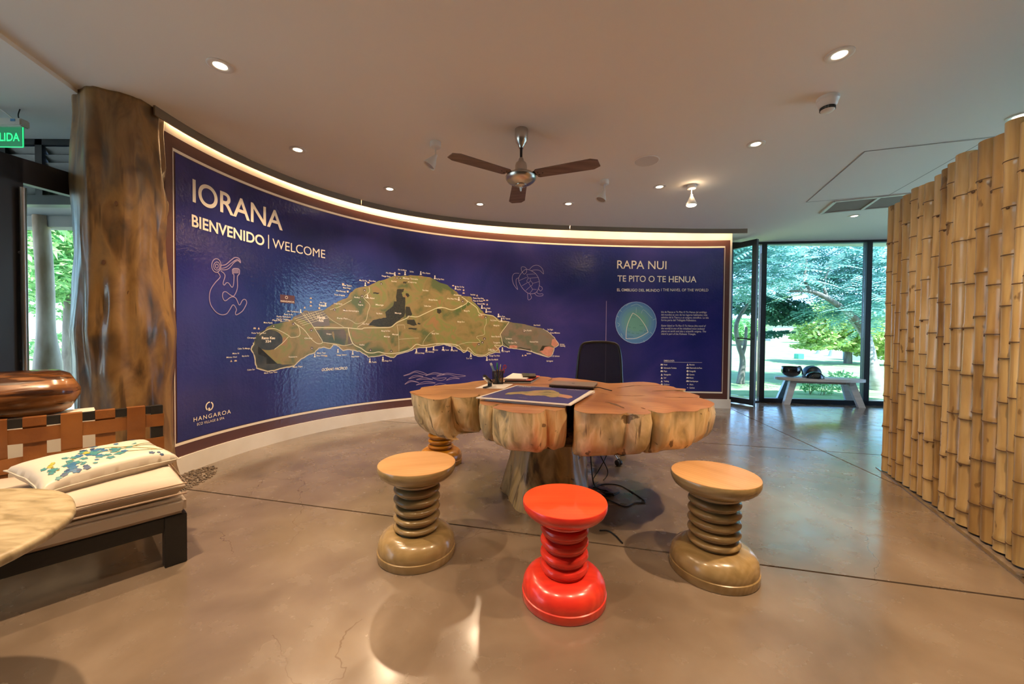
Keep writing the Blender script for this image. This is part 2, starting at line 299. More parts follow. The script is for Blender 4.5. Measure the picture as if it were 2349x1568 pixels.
def lathe(bm, prof, n=32, c=(0, 0, 0), cap=True, mtx=None, f=None):
    rings = []
    for r, z in prof:
        row = []
        for i in range(n):
            a = 2 * PI * i / n; rr = r * (f(a, z) if f else 1)
            p = Vector((c[0] + rr * math.cos(a), c[1] + rr * math.sin(a), c[2] + z))
            row.append(bm.verts.new(mtx @ p if mtx else p))
        rings.append(row)
    for a, b_ in zip(rings, rings[1:]):
        for i in range(n): bm.faces.new((a[i], a[(i + 1) % n], b_[(i + 1) % n], b_[i]))
    if cap: bm.faces.new(rings[0][::-1]); bm.faces.new(rings[-1])
    return rings
def crom(pts, k=6, closed=False):
    P = [Vector(p) for p in pts]; out = []; n = len(P)
    rng = range(n if closed else n - 1)
    for i in rng:
        p0 = P[(i - 1) % n] if closed or i > 0 else P[0]; p1 = P[i]; p2 = P[(i + 1) % n]
        p3 = P[(i + 2) % n] if closed or i + 2 < n else P[-1]
        for j in range(k):
            t = j / k
            out.append(0.5 * ((2 * p1) + (-p0 + p2) * t + (2 * p0 - 5 * p1 + 4 * p2 - p3) * t * t + (-p0 + 3 * p1 - 3 * p2 + p3) * t ** 3))
    if not closed: out.append(P[-1])
    return out
def tube(bm, pts, r, n=8, cap=True, closed=False):
    P = [Vector(p) for p in pts]; N = len(P); rs = r if isinstance(r, (list, tuple)) else [r] * N
    rings = []; up = Vector((0, 0, 1)); prev = None
    for i, p in enumerate(P):
        d = (P[(i + 1) % N] - P[i - 1]) if (closed or 0 < i < N - 1) else (P[1] - P[0] if i == 0 else P[-1] - P[-2])
        d.normalize()
        if prev is None:
            s = d.cross(up)
            if s.length < 1e-3: s = d.cross(Vector((1, 0, 0)))
        else: s = prev - d * prev.dot(d)
        s.normalize(); prev = s; u = s.cross(d)
        rings.append([bm.verts.new(p + (s * math.cos(2 * PI * k / n) + u * math.sin(2 * PI * k / n)) * rs[i]) for k in range(n)])
    for i in range(N if closed else N - 1):
        a = rings[i]; b_ = rings[(i + 1) % N]
        for k in range(n): bm.faces.new((a[k], a[(k + 1) % n], b_[(k + 1) % n], b_[k]))
    if cap and not closed: bm.faces.new(rings[0][::-1]); bm.faces.new(rings[-1])
def poly(bm, pts, z0, z1):        # prism from an outline
    lo = [bm.verts.new((p[0], p[1], z0)) for p in pts]; hi = [bm.verts.new((p[0], p[1], z1)) for p in pts]
    n = len(pts)
    bm.faces.new(lo[::-1]); bm.faces.new(hi)
    for i in range(n): bm.faces.new((lo[i], lo[(i + 1) % n], hi[(i + 1) % n], hi[i]))
B = bmesh.new
def bevel(bm, w, seg=2): bmesh.ops.bevel(bm, geom=bm.edges[:], offset=w, segments=seg, affect='EDGES', clamp_overlap=True)
def hashn(*a): return math.sin(sum(v * k for v, k in zip(a, (12.9898, 78.233, 37.719)))) * 43758.5453 % 1.0
from mathutils import noise as mn
def N3(x, y, z=0): return mn.noise(Vector((x, y, z)))

# ------------------------------------------------------------------ wall curve
H = 2.80
TOPPX = [(392, 342), (473, 380), (555, 417), (678.6, 464.8), (760, 487.5), (840, 507.6), (947, 529.7), (1036.7, 541.4), (1144, 551), (1260, 558.4), (1366, 563.7), (1515, 566), (1663, 566.4)]
_T = np.array([pl(x, y, 2.57)[:2] for x, y in TOPPX])
_s = np.concatenate([[0], np.cumsum(np.hypot(*np.diff(_T, axis=0).T))])
_cx = np.polyfit(_s, _T[:, 0], 5); _cy = np.polyfit(_s, _T[:, 1], 5)
SMAX = _s[-1]
def wxy(s):
    e0, e1 = -0.1, SMAX + 0.12
    sc = min(max(s, e0), e1)
    x = np.polyval(_cx, sc); y = np.polyval(_cy, sc)
    dx = np.polyval(np.polyder(_cx), sc); dy = np.polyval(np.polyder(_cy), sc); L = math.hypot(dx, dy); dx /= L; dy /= L
    x += (s - sc) * dx; y += (s - sc) * dy
    return x, y, dy, -dx              # position and the normal into the room
_ss = np.linspace(-0.4, SMAX + 0.4, 900); _pp = np.array([wxy(s)[:2] for s in _ss]); _bb = np.arctan2(_pp[:, 0], _pp[:, 1])
_ok = np.maximum.accumulate(_bb) == _bb
def wuv(x, y):                        # photo pixel -> (s, z) on the curved wall
    d = ray(x, y); s = float(np.interp(math.atan2(d.x, d.y), _bb[_ok], _ss[_ok])); q = wxy(s)
    t = q[1] / d.y; return (s, EYE + d.z * t)
def W(s, z, off): q = wxy(s); return (q[0] + q[2] * off, q[1] + q[3] * off, z)
S0 = wuv(378, 600)[0]; S1 = wuv(1679, 600)[0]
def wallstrip(bm, sa, sb, za, zb, off, thick, n=110):
    n = max(2, int(n * (sb - sa) / 7.0)); A = []
    for i in range(n + 1):
        s = sa + (sb - sa) * i / n
        oo = off(s) if callable(off) else off
        A.append([bm.verts.new(W(s, z, o)) for z, o in ((za, oo), (zb, oo), (zb, oo - thick), (za, oo - thick))])
    for a, c in zip(A, A[1:]):
        for k in range(4): bm.faces.new((a[k], c[k], c[(k + 1) % 4], a[(k + 1) % 4]))
    bm.faces.new(A[0][::-1]); bm.faces.new(A[-1])

# ------------------------------------------------------------------ setting: shell
bm = B(); wallstrip(bm, S0 - 0.02, S1, 0, H + 0.02, 0.0, 0.14); struct('wall_back', bm, 'wall', smooth=30)
bm = B(); wallstrip(bm, S0, S1 + 0.015, 0, 0.145, 0.018, 0.02); struct('baseboard_back', bm, 'wall', smooth=30)

def clip(poly_, p, nrm, keep):   # half-plane clip
    out = []
    for i in range(len(poly_)):
        a = poly_[i]; c = poly_[(i + 1) % len(poly_)]
        da = ((a[0] - p[0]) * nrm[0] + (a[1] - p[1]) * nrm[1]) * keep - 0.0065
        dc = ((c[0] - p[0]) * nrm[0] + (c[1] - p[1]) * nrm[1]) * keep - 0.0065
        if da >= 0: out.append(a)
        if (da >= 0) != (dc >= 0):
            t = da / (da - dc); out.append((a[0] + (c[0] - a[0]) * t, a[1] + (c[1] - a[1]) * t))
    return out
XL, XR, YB, YF = -5.4, 7.8, -3.6, 7.15
bm = B(); box(bm, XL - .2, XR + .2, YB - .2, YF + .05, -0.25, -0.008); sub = struct('floor', bm, 'joint')
cells = [[(XL, YB), (XR, YB), (XR, YF), (XL, YF)]]
for (x0, y0), (x1, y1) in (((500, 1131), (2349, 1374)), ((890, 966), (1990, 1041)), ((1700, 948), (2060, 1113))):
    a = pl(x0, y0); c = pl(x1, y1); d = (c - a).normalized(); nrm = (-d.y, d.x); new = []
    for q in cells:
        for k in (1, -1):
            r = clip(q, a, nrm, k)
            if len(r) > 2: new.append(r)
    cells = new
for q in cells:
    bm = B(); poly(bm, q, -0.03, 0.0); obj('floor_slab', bm, 'floor', sub)

# main ceiling and the slightly higher strip by the left door
a = pl(0, 75, H); c = pl(175, 203, H); d = (c - a).normalized()
cc = c + d * 0.45; pts = [(a.x - d.x * 6, a.y - d.y * 6), (cc.x, cc.y), (cc.x + .1, YF - .12), (XR + .2, YF - .12), (XR + .2, YB - .2), (a.x - d.x * 6, YB - .2)]
bm = B(); poly(bm, pts, H, H + 0.2); struct('ceiling', bm, 'ceiling')
bm = B(); poly(bm, [(a.x - d.x * 6, a.y - d.y * 6), (cc.x, cc.y), (cc.x + .1, 3.45), (XL - 3, 3.45), (XL - 3, a.y - d.y * 6)], H - 0.028, H + 0.16); struct('ceiling_left', bm, 'ceiling')
bm = B(); box(bm, XL - .2, XR + .2, YB - .2, YB, 0, H + .1); struct('wall_rear', bm, mat('rear_fill_absorber', (.10, .055, .03), .6))  # unseen wall, coloured dark to soak up fill light in the room
bm = B(); box(bm, XR, XR + .2, YB, -0.5, 0, H + .1); struct('wall_right', bm, 'wall')
bm = B(); box(bm, XL - .2, XL, YB, -1.6, 0, H + .1); struct('wall_left', bm, 'wall')

# fascia hiding the cove light (a curved ceiling profile)
_fo = []
for x, y in ((369, 261.5), (521, 337), (590, 374), (705, 420), (820, 458), (947, 483), (1036.7, 497.5), (1144, 508), (1260, 513.6), (1451.6, 523), (1697, 524)):
    p = pl(x, y, H); k = np.argmin((_pp[:, 0] - p.x) ** 2 + (_pp[:, 1] - p.y) ** 2); _fo.append((_ss[k], max(.035, float(np.hypot(_pp[k, 0] - p.x, _pp[k, 1] - p.y)))))
_fo.sort(); _fp = np.polyfit([q[0] for q in _fo], [q[1] for q in _fo], 3)
foff = lambda s: max(.04, float(np.polyval(_fp, min(max(s, _fo[0][0]), _fo[-1][0]))))
FS0 = wuv(371, 300)[0] - .1; FS1 = S1 + 0.13
cut = wuv(822, 460)[0]
cut2 = wuv(1298, 520)[0]
tr = thing('trim_1', None, None, (0, 0, 0)); tr['kind'] = 'structure'
for sa, sb in ((FS0, cut - .003), (cut + .003, cut2 - .003), (cut2 + .003, FS1)):
    bm = B(); wallstrip(bm, sa, sb, H - 0.068, H, foff, 0.012); obj('fascia_panel', bm, 'fascia', tr, smooth=30)
cv = thing('cove_light', 'warm light strip glowing behind the curved ceiling fascia above the mural', 'light strip')
bm = B(); wallstrip(bm, S0 + .03, S1, H - 0.035, H - 0.005, lambda s: foff(s) - .022, 0.008); obj('led_strip', bm, 'cove', cv)

# ------------------------------------------------------------------ mural
_fonts = {}
def text2d(s, bold=0.0, shear=0.0, spacing=1.0):
    key = (s, bold, shear, spacing)
    if key not in _fonts:
        cu = bpy.data.curves.new('t', 'FONT'); cu.body = s; cu.size = 1; cu.offset = bold; cu.shear = shear; cu.resolution_u = 8 if len(s) < 19 else 3; cu.space_character = spacing
        o = bpy.data.objects.new('t', cu); COL.objects.link(o); dg = bpy.context.evaluated_depsgraph_get()
        me = bpy.data.meshes.new_from_object(o.evaluated_get(dg))
        _fonts[key] = ([(v.co.x, v.co.y) for v in me.vertices], [tuple(p.vertices) for p in me.polygons])
        bpy.data.objects.remove(o); bpy.data.curves.remove(cu); bpy.data.meshes.remove(me)
    return _fonts[key]
def fit_text(s, x0, z0, width, cap, **k):      # -> 2D verts/faces with left baseline at x0,z0
    vs, fs = text2d(s, **k); xs = [v[0] for v in vs]; a, c = min(xs), max(xs)
    capu = 0.729 if '<' not in s else .7
    sx = width / max(c - a, 1e-6) if width else cap / capu
    return [(x0 + (v[0] - a) * sx, z0 + v[1] * cap / capu) for v in vs], fs
def stroke(pts, w, closed=False, k=5, smooth=True):
    P = [Vector((p[0], p[1], 0)) for p in pts]
    if smooth and len(P) > 2: P = crom(P, k, closed)
    n = len(P); vs = []; fs = []
    for i, p in enumerate(P):
        d = (P[(i + 1) % n] - P[i - 1]) if (closed or 0 < i < n - 1) else (P[1] - P[0] if i == 0 else P[-1] - P[-2])
        if d.length < 1e-9: d = Vector((1, 0, 0))
        d.normalize(); nx, ny = -d.y * w / 2, d.x * w / 2
        vs += [(p.x + nx, p.y + ny), (p.x - nx, p.y - ny)]
    for i in range(n if closed else n - 1):
        j = (i + 1) % n; fs.append((2 * i, 2 * i + 1, 2 * j + 1, 2 * j))
    return vs, fs
def ngon(pts): return list(pts), [tuple(range(len(pts)))]
def disc(cx, cy, rx, ry, n=28): return ngon([(cx + rx * math.cos(2 * PI * i / n), cy + ry * math.sin(2 * PI * i / n)) for i in range(n)])
def ringd(cx, cy, rx, ry, w): return stroke([(cx + rx * math.cos(2 * PI * i / 32), cy + ry * math.sin(2 * PI * i / 32)) for i in range(32)], w, True, smooth=False)
def join2(items):
    vs, fs = [], []
    for v, f in items:
        o = len(vs); vs += v; fs += [tuple(i + o for i in t) for t in f]
    return vs, fs
def decal(name, d2, off, m, parent, mapper, step=0.09, thick=0.0008, kind=None, world=True):
    vs, fs = d2; bm = B(); V = [bm.verts.new((v[0], v[1], 0)) for v in vs]
    for f in fs:
        try: bm.faces.new([V[i] for i in f])
        except ValueError: pass
    if step:
        xs = [v[0] for v in vs]; a = min(xs); c = max(xs); k = math.ceil(a / step)
        big = [f for f in bm.faces if len(f.verts) > 4]
        if big: bmesh.ops.triangulate(bm, faces=big)
        while k * step < c:
            bmesh.ops.bisect_plane(bm, geom=bm.verts[:] + bm.edges[:] + bm.faces[:], plane_co=(k * step, 0, 0), plane_no=(1, 0, 0)); k += 1
    for v in bm.verts: v.co = Vector(mapper(v.co.x, v.co.y, off))
    o = obj(name, bm, m, parent, world=world, recalc=False)
    if kind: o['kind'] = kind
    return o

mur = thing('wall_mural', 'large glossy blue island map mural with white border on curved wall', 'mural', W(3, 0.15, 0.0)[:2] + (0.0,))
ZB, ZT = 0.145, wuv(1440, 549.6)[1]
bm = B(); wallstrip(bm, S0, S1 - 0.03, ZB, ZT, 0.006, 0.006, 120); obj('brown_border', bm, 'brown', mur, smooth=30, world=True)
e0 = wuv(396.5, 600)[0]; e1 = wuv(1662, 600)[0]; z1 = 2.57; z0 = 0.25
dec = lambda n, d, off, m, **k: decal(n, d, off, m, mur, W, **k)
dec('white_frame_line', stroke([(e0, z0), (e1, z0), (e1, z1), (e0, z1)], 0.024, True, smooth=False), 0.0075, 'cream')
g = 0.018
dec('ocean_print', ngon([(e0 + g, z0 + g), (e1 - g, z0 + g), (e1 - g, z1 - g), (e0 + g, z1 - g)]), 0.009, 'ocean')
def mtext(name, s, x0, yb, x1, ytop, m='cream', off=0.0125, **k):
    a = wuv(x0, yb); t = wuv(x0, ytop)
    yb1 = yb; c = wuv(x1, yb)
    kind = k.pop('kind', None)
    d2 = fit_text(s, a[0], a[1], c[0] - a[0], t[1] - a[1], **k)
    return dec(name, d2, off, m, kind=kind) if name else d2
mtext('title_lettering', 'IORANA', 438.7, 461.5, 646.3, 407.3, bold=0.012)
mtext('subtitle_lettering', 'BIENVENIDO', 436.8, 518, 604, 490, bold=0.022)
zb = wuv(436.8, 518)[1]; zc = wuv(436.8, 490)[1]; dec('subtitle_bar', stroke([(wuv(614, 540)[0], zb - .02), (wuv(614, 540)[0], zc + .02)], .010, smooth=False), 0.0125, 'cream'); x0 = wuv(623, 560)[0]; x1 = wuv(744.5, 580)[0]
dec('welcome_lettering', fit_text('WELCOME', x0, zb, x1 - x0, zc - zb), 0.0125, 'cream')
mtext('island_name_lettering', 'RAPA NUI', 1415, 615.7, 1528, 596, bold=0.004)
mtext('island_name_lettering', 'TE PITO O TE HENUA', 1415.8, 645.3, 1596.8, 630.7, bold=0.010)
mtext('motto_lettering', 'EL OMBLIGO DEL MUNDO', 1414.8, 667.6, 1512.5, 661, bold=0.014)
mtext('motto_lettering', 'I THE NAVEL OF THE WORLD', 1516, 667.6, 1624, 661, bold=0.002)
par = [('Isla de Pascua o Te Pito O Te Henua (el ombligo', 717.1, 1620.4), ('del mundo) es uno de los lugares habitados más', 723.4, 1621.5), ('aislados de la Tierra y un enigma científico. La isla', 729.6, 1624.7), ('forma parte del Triángulo Polinésico.', 735.8, 1596.5)]
par2 = [('Easter Island or Te Pito O Te Henua (the navel of', 748.4, 1618.6), ('the world) is one of the inhabited most isolated', 754.8, 1615.6), ('places on earth and also a scientific enigma. The', 761, 1618.8), ('island is part of the Polinesic Triangle.', 767.2, 1595.2)]
dec('spanish_paragraph', join2([mtext(None, s, 1516.1, y, x, y - 4.4) for s, y, x in par]), 0.0125, 'cream', kind='stuff')
dec('english_paragraph', join2([mtext(None, s, 1516.1, y, x, y - 4.4, shear=0.2) for s, y, x in par2]), 0.0125, 'cream', kind='stuff')
c0 = wuv(1390.5, 690); c1 = wuv(1390.5, 905)
dec('divider_line', stroke([c0, (c0[0], c1[1] + .1)], 0.008, smooth=False), 0.0125, 'lilac')
def PX(pts, ox=0, oy=0, sc=1.0): return [wuv(ox + x / sc, oy + y / sc) for x, y in pts]
# globe inset
gc = wuv(1458.1, 739.7); gr = abs(wuv(1458.1 + 46.8, 739.7)[0] - gc[0]); gv = abs(wuv(1458, 739.7 - 47.6)[1] - gc[1])
gs = gr / 440
dec('globe_sea', disc(gc[0], gc[1], gr, gv, 40), 0.0120, 'globeblue')
gm = bpy.data.materials.new('globe_gradient'); gm.use_nodes = True
b = gm.node_tree.nodes['Principled BSDF']; b.inputs['Base Color'].default_value = (0.19, 0.42, 0.30, 1); b.inputs['Roughness'].default_value = .4
MT['globe'] = gm
for k, (q, c) in enumerate(((0.86, (0.13, 0.30, 0.46)), (0.74, (0.15, 0.34, 0.42)), (0.6, (0.17, 0.38, 0.36)), (0.46, (0.18, 0.42, 0.30)))):
    dec('globe_tone', disc(gc[0] + gr * .03, gc[1] + gv * .03, gr * q, gv * q, 40), 0.0125 + k * .0004, mat('globe_tone', c, .4))
dec('globe_rim', ringd(gc[0], gc[1], gr, gv, 0.008), 0.0142, mat('globe_rim', (0.42, 0.52, 0.70), .4))
G = lambda pts: [(gc[0] + (x - 640) * gs, gc[1] - (y - 655) * gs) for x, y in pts]
dec('triangle_line', join2([stroke(G([(568, 455), (490, 610), (440, 780), (430, 990)]), .009), stroke(G([(430, 990), (620, 985), (770, 930), (905, 850)]), .009), stroke(G([(905, 850), (850, 730), (740, 580), (650, 500), (568, 455)]), .009)]), 0.0146, 'cream')
dec('coast_lines', join2([stroke(G(p), .006, k=3) for p in ([(530, 310), (640, 270), (700, 290), (780, 335)], [(640, 340), (640, 455)], [(750, 460), (795, 385), (900, 470), (990, 560)], [(230, 520), (270, 545)], [(240, 660), (290, 700), (250, 740)], [(320, 880), (350, 950), (330, 900)], [(1000, 600), (1060, 570)], [(420, 310), (470, 270), (540, 240)], [(280, 400), (330, 430)], [(810, 1020), (830, 1060)], [(950, 850), (990, 880)])]), 0.0146, mat('coast_tint', (0.45, 0.6, 0.55), .5), kind='stuff')
dec('globe_ink_names', join2([fit_text(s, *G([(x, y)])[0], w * gs, 22 * gs) for s, x, y, w in (('Hawaii', 540, 545, 80), ('Tuvalu', 465, 755, 60), ('Samoa', 580, 770, 60), ('Marquesas', 715, 725, 80), ('Tahiti', 715, 835, 70), ('Tonga', 455, 860, 60), ('Niue', 550, 885, 50), ('Cook', 650, 890, 60), ('Aotearoa', 480, 950, 100), ('Rapa Nui', 820, 850, 65))]), 0.0146, mat('globe_ink', (0.03, 0.15, 0.14), .5), kind='stuff')
# island
Z6 = lambda p: PX(p, 500, 560, 4.6125)
Z8 = lambda p: PX(p, 720, 610, 6.532)
Z7 = lambda p: PX(p, 1000, 640, 7.34)
coast = Z6([(375, 1030), (395, 990), (440, 940), (500, 890), (560, 850), (640, 835), (700, 820), (775, 800), (800, 765), (880, 735), (900, 705), (980, 705), (1080, 700), (1130, 690), (1200, 640), (1300, 590), (1370, 560), (1400, 510), (1460, 465), (1590, 440), (1720, 385)])
coast += Z8([(970, 225), (1090, 190), (1200, 150), (1350, 143), (1480, 140), (1600, 143), (1740, 170), (1850, 230), (2000, 285), (2100, 360)])
coast += Z7([(340, 205), (400, 270), (480, 285), (590, 300), (610, 370), (680, 430), (760, 520), (820, 580), (960, 610), (1060, 680), (1210, 712), (1290, 732), (1500, 760), (1650, 800), (1800, 835), (1900, 900), (1990, 980), (2060, 1080), (2060, 1110), (1990, 1150), (1970, 1230), (1940, 1300), (1880, 1310), (1780, 1270), (1650, 1230), (1500, 1190), (1350, 1170), (1240, 1160), (1180, 1135), (1110, 1115), (1050, 1165), (1080, 1240), (1000, 1230), (900, 1260), (850, 1300), (740, 1300), (640, 1280), (580, 1230), (530, 1200), (460, 1235), (390, 1180), (330, 1140), (240, 1110), (130, 1095)])
coast += Z8([(2060, 1205), (1960, 1170), (1830, 1190), (1690, 1215), (1530, 1230), (1430, 1270), (1330, 1300), (1230, 1330), (1190, 1370), (1120, 1355), (1060, 1330), (930, 1350), (820, 1365), (770, 1330), (700, 1285), (620, 1265), (530, 1250), (430, 1265), (380, 1220), (330, 1180), (280, 1180), (240, 1235), (150, 1215), (80, 1225)])
coast += Z6([(1060, 1095), (1020, 1145), (930, 1180), (850, 1235), (800, 1285), (720, 1300), (620, 1325), (520, 1345), (400, 1310), (385, 1250), (375, 1180), (340, 1110), (360, 1070)])
def wiggle(P, amp=0.006, n=3, seed=1):
    out = []
    for i in range(len(P)):
        a = P[i]; c = P[(i + 1) % len(P)]
        for j in range(n):
            t = j / n; k = 0 if j == 0 else amp * (2 * hashn(i, j, seed) - 1)
            dx, dy = c[0] - a[0], c[1] - a[1]; L = math.hypot(dx, dy) + 1e-9
            out.append((a[0] + dx * t - dy / L * k, a[1] + dy * t + dx / L * k))
    return out
cw = wiggle(coast)
dec('island_print', ngon(cw), 0.0105, 'land')
i0 = len(coast) - 50
dec('shore_line', stroke(wiggle(coast, 0.006, 3)[3 * 45:] , 0.011, smooth=False), 0.0109, 'shore')
peninsula = Z7([(1215, 715), (1290, 735), (1500, 762), (1650, 802), (1800, 838), (1900, 903), (1985, 983), (2050, 1080), (2050, 1108), (1985, 1150), (1965, 1230), (1935, 1295), (1880, 1303), (1780, 1263), (1650, 1222), (1500, 1183), (1350, 1163), (1245, 1153), (1180, 1128), (1110, 1108), (1085, 940)])
dec('peninsula_print', ngon(peninsula), 0.0109, 'greyland')
dec('pink_land', ngon(wiggle(Z7([(1950, 1020), (2000, 1000), (2055, 1080), (2050, 1108), (1990, 1140), (1940, 1110)]))), 0.0113, 'pink')
dec('pink_land', ngon(wiggle(Z7([(1830, 1140), (1900, 1130), (1980, 1150), (1962, 1230), (1935, 1290), (1880, 1298), (1790, 1250), (1740, 1215), (1800, 1200)]))), 0.0113, 'pink')
dec('pink_land', ngon(wiggle(Z7([(1230, 1125), (1300, 1105), (1365, 1120), (1370, 1150), (1280, 1160), (1240, 1155)]))), 0.0113, 'pink')
dec('dark_land', ngon(Z7([(1740, 1205), (1790, 1118), (1920, 1125), (1830, 1140), (1800, 1195)])), 0.0114, 'forest')
dec('dark_land', stroke(Z7([(1085, 985), (1130, 1060), (1230, 1150)]), 0.012), 0.0114, 'forest')
dec('dark_land', stroke(Z7([(1370, 1165), (1420, 1155), (1500, 1175), (1590, 1180)]), 0.016), 0.0114, 'forest')
dec('surf', stroke(Z7([(1595, 1200), (1640, 1232), (1750, 1270), (1880, 1310)]), 0.014), 0.0114, 'shore')
for k, P in enumerate(([(810, 890), (880, 810), (960, 790), (1020, 780), (1080, 770), (1065, 690), (1180, 600), (1195, 530), (1235, 530), (1225, 460), (1240, 350), (1350, 340), (1335, 390), (1310, 400), (1330, 460), (1365, 470), (1365, 690), (1345, 760), (1240, 830), (1150, 905), (1000, 910)], [(1372, 410), (1410, 410), (1430, 440), (1410, 470), (1375, 440)], [(1370, 610), (1430, 610), (1470, 720), (1450, 755), (1380, 760), (1367, 700)], [(1390, 810), (1500, 800), (1540, 880), (1500, 895), (1395, 865)], [(1330, 238), (1390, 238), (1380, 260), (1335, 262)], [(1550, 850), (1595, 855), (1590, 875), (1555, 875)], [(1410, 925), (1540, 930), (1530, 955), (1420, 945)], [(880, 395), (980, 400), (960, 420), (890, 415)])):
    dec('forest_print', ngon(wiggle(Z8(P), 0.004)), 0.0109, 'forest')
dec('forest_print', ngon(wiggle(Z8([(1840, 640), (1900, 650), (1910, 690), (1880, 715), (1845, 700)]), .003)), .0109, 'forest')
dec('crater_print', disc(*Z6([(530, 1010)])[0], wuv(646, 780)[0] - wuv(614, 780)[0], 0.105, 30), 0.0109, 'crater')
dec('cliff_print', ngon(wiggle(Z6([(382, 1040), (360, 1090), (350, 1110), (385, 1180), (395, 1250), (410, 1300), (520, 1335), (620, 1315), (720, 1290), (790, 1275), (700, 1272), (620, 1262), (560, 1290), (500, 1262), (430, 1285), (405, 1200), (392, 1110)]), .004)), 0.0109, 'crater')
town = mat('map_town', (0.2, .17, .15), .4)
dec('town_print', ngon(Z6([(800, 770), (910, 710), (1100, 705), (1160, 760), (1180, 860), (1010, 870), (900, 800)])), .0108, mat('map_town', (0.17, 0.145, 0.13), .4))
dec('field_print', ngon(wiggle(Z8([(0, 960), (440, 945), (620, 1180), (480, 1190), (300, 1150), (120, 1140), (30, 1000)]), .004)), .0107, mat('map_field', (0.10, 0.10, 0.05), .4, cols=[(0.06, .085, .04), (.15, .11, .08)], scale=6))
dec('green_field', ngon(wiggle(Z7([(500, 360), (590, 410), (480, 500), (330, 560), (330, 500), (420, 450), (505, 420)]), .004)), .0107, mat('map_green', (0.085, 0.13, 0.03), .4))
roads = [(stroke(Z6([(1010, 880), (1370, 883)]), .010), 1), (stroke(Z8([(430, 922), (510, 925), (700, 942), (760, 925), (1000, 922), (1150, 912), (1240, 845), (1400, 775), (1410, 750), (1540, 760), (1640, 720), (1850, 625), (1950, 625), (2080, 655), (2220, 590)]), .010), 1),
         (stroke(Z7([(0, 495), (120, 480), (290, 515), (510, 410), (500, 350), (430, 300)]), .009), 1), (stroke(Z8([(510, 930), (520, 1000), (580, 1160), (700, 1230), (790, 1290), (880, 1300), (970, 1285), (1080, 1308), (1250, 1300), (1430, 1250), (1530, 1172), (1640, 1190), (1850, 1160), (2080, 1170), (2150, 1195)]), .011), 1),
         (stroke(Z7([(0, 1095), (140, 1080), (360, 1110), (440, 1190), (510, 1200), (530, 1150), (570, 1170), (660, 1260), (820, 1275), (900, 1230), (1010, 1205), (1040, 1170), (985, 1110), (1115, 1110), (1090, 960), (1090, 910), (1215, 740), (1210, 715), (1060, 710), (960, 620), (740, 580), (680, 480), (500, 350)]), .009), 1),
         (stroke(Z6([(430, 960), (510, 905), (580, 890), (660, 920), (740, 965), (770, 985), (855, 965), (850, 880), (800, 825)]), .006), 0), (stroke(Z6([(740, 975), (680, 1040), (590, 1110)]), .006), 0), (stroke(Z6([(800, 830), (900, 900), (980, 1000), (1050, 1050), (1100, 1035), (1060, 960), (980, 840), (940, 790)]), .007), 0),
         (stroke(Z6([(1100, 1035), (1200, 1050), (1330, 1070), (1425, 1050)]), .006), 0), (stroke(Z6([(1180, 690), (1280, 660), (1410, 590)]), .005), 0), (stroke(Z8([(820, 310), (825, 390), (740, 470), (830, 580), (800, 700), (770, 820), (640, 920)]), .005), 0),
         (stroke(Z8([(1240, 880), (1265, 1050), (1270, 1280)]), .004), 0), (stroke(Z8([(1240, 882), (1350, 880), (1360, 940)], ), .004, smooth=False), 0), (stroke(Z8([(1270, 1095), (1570, 1075)]), .004), 0), (stroke(Z8([(1635, 1190), (1640, 1130), (1720, 1020), (1800, 965)]), .004), 0),
         (stroke(Z7([(840, 640), (845, 740), (810, 830), (810, 930), (680, 970), (740, 1060), (530, 1065), (380, 1100)]), .005), 0), (stroke(Z8([(180, 740), (280, 820), (440, 910)]), .004), 0), (stroke(Z8([(500, 795), (560, 820), (640, 865), (760, 830)]), .004), 0),
         (stroke(Z6([(650, 600 + 220), (780, 800)]), .004), 0)]
for i in range(9): roads.append((stroke(Z6([(870 + i * 26, 715 + (i % 3) * 8), (930 + i * 24, 790 + (i % 2) * 20)]), .004, smooth=False), 0))
for i in range(5): roads.append((stroke(Z6([(800 + i * 20, 790 + i * 17), (1100 + i * 15, 690 + i * 22)]), .004, smooth=False), 0))
dec('road_lines', join2([r for r, _ in roads]), 0.0117, 'road', kind='stuff')
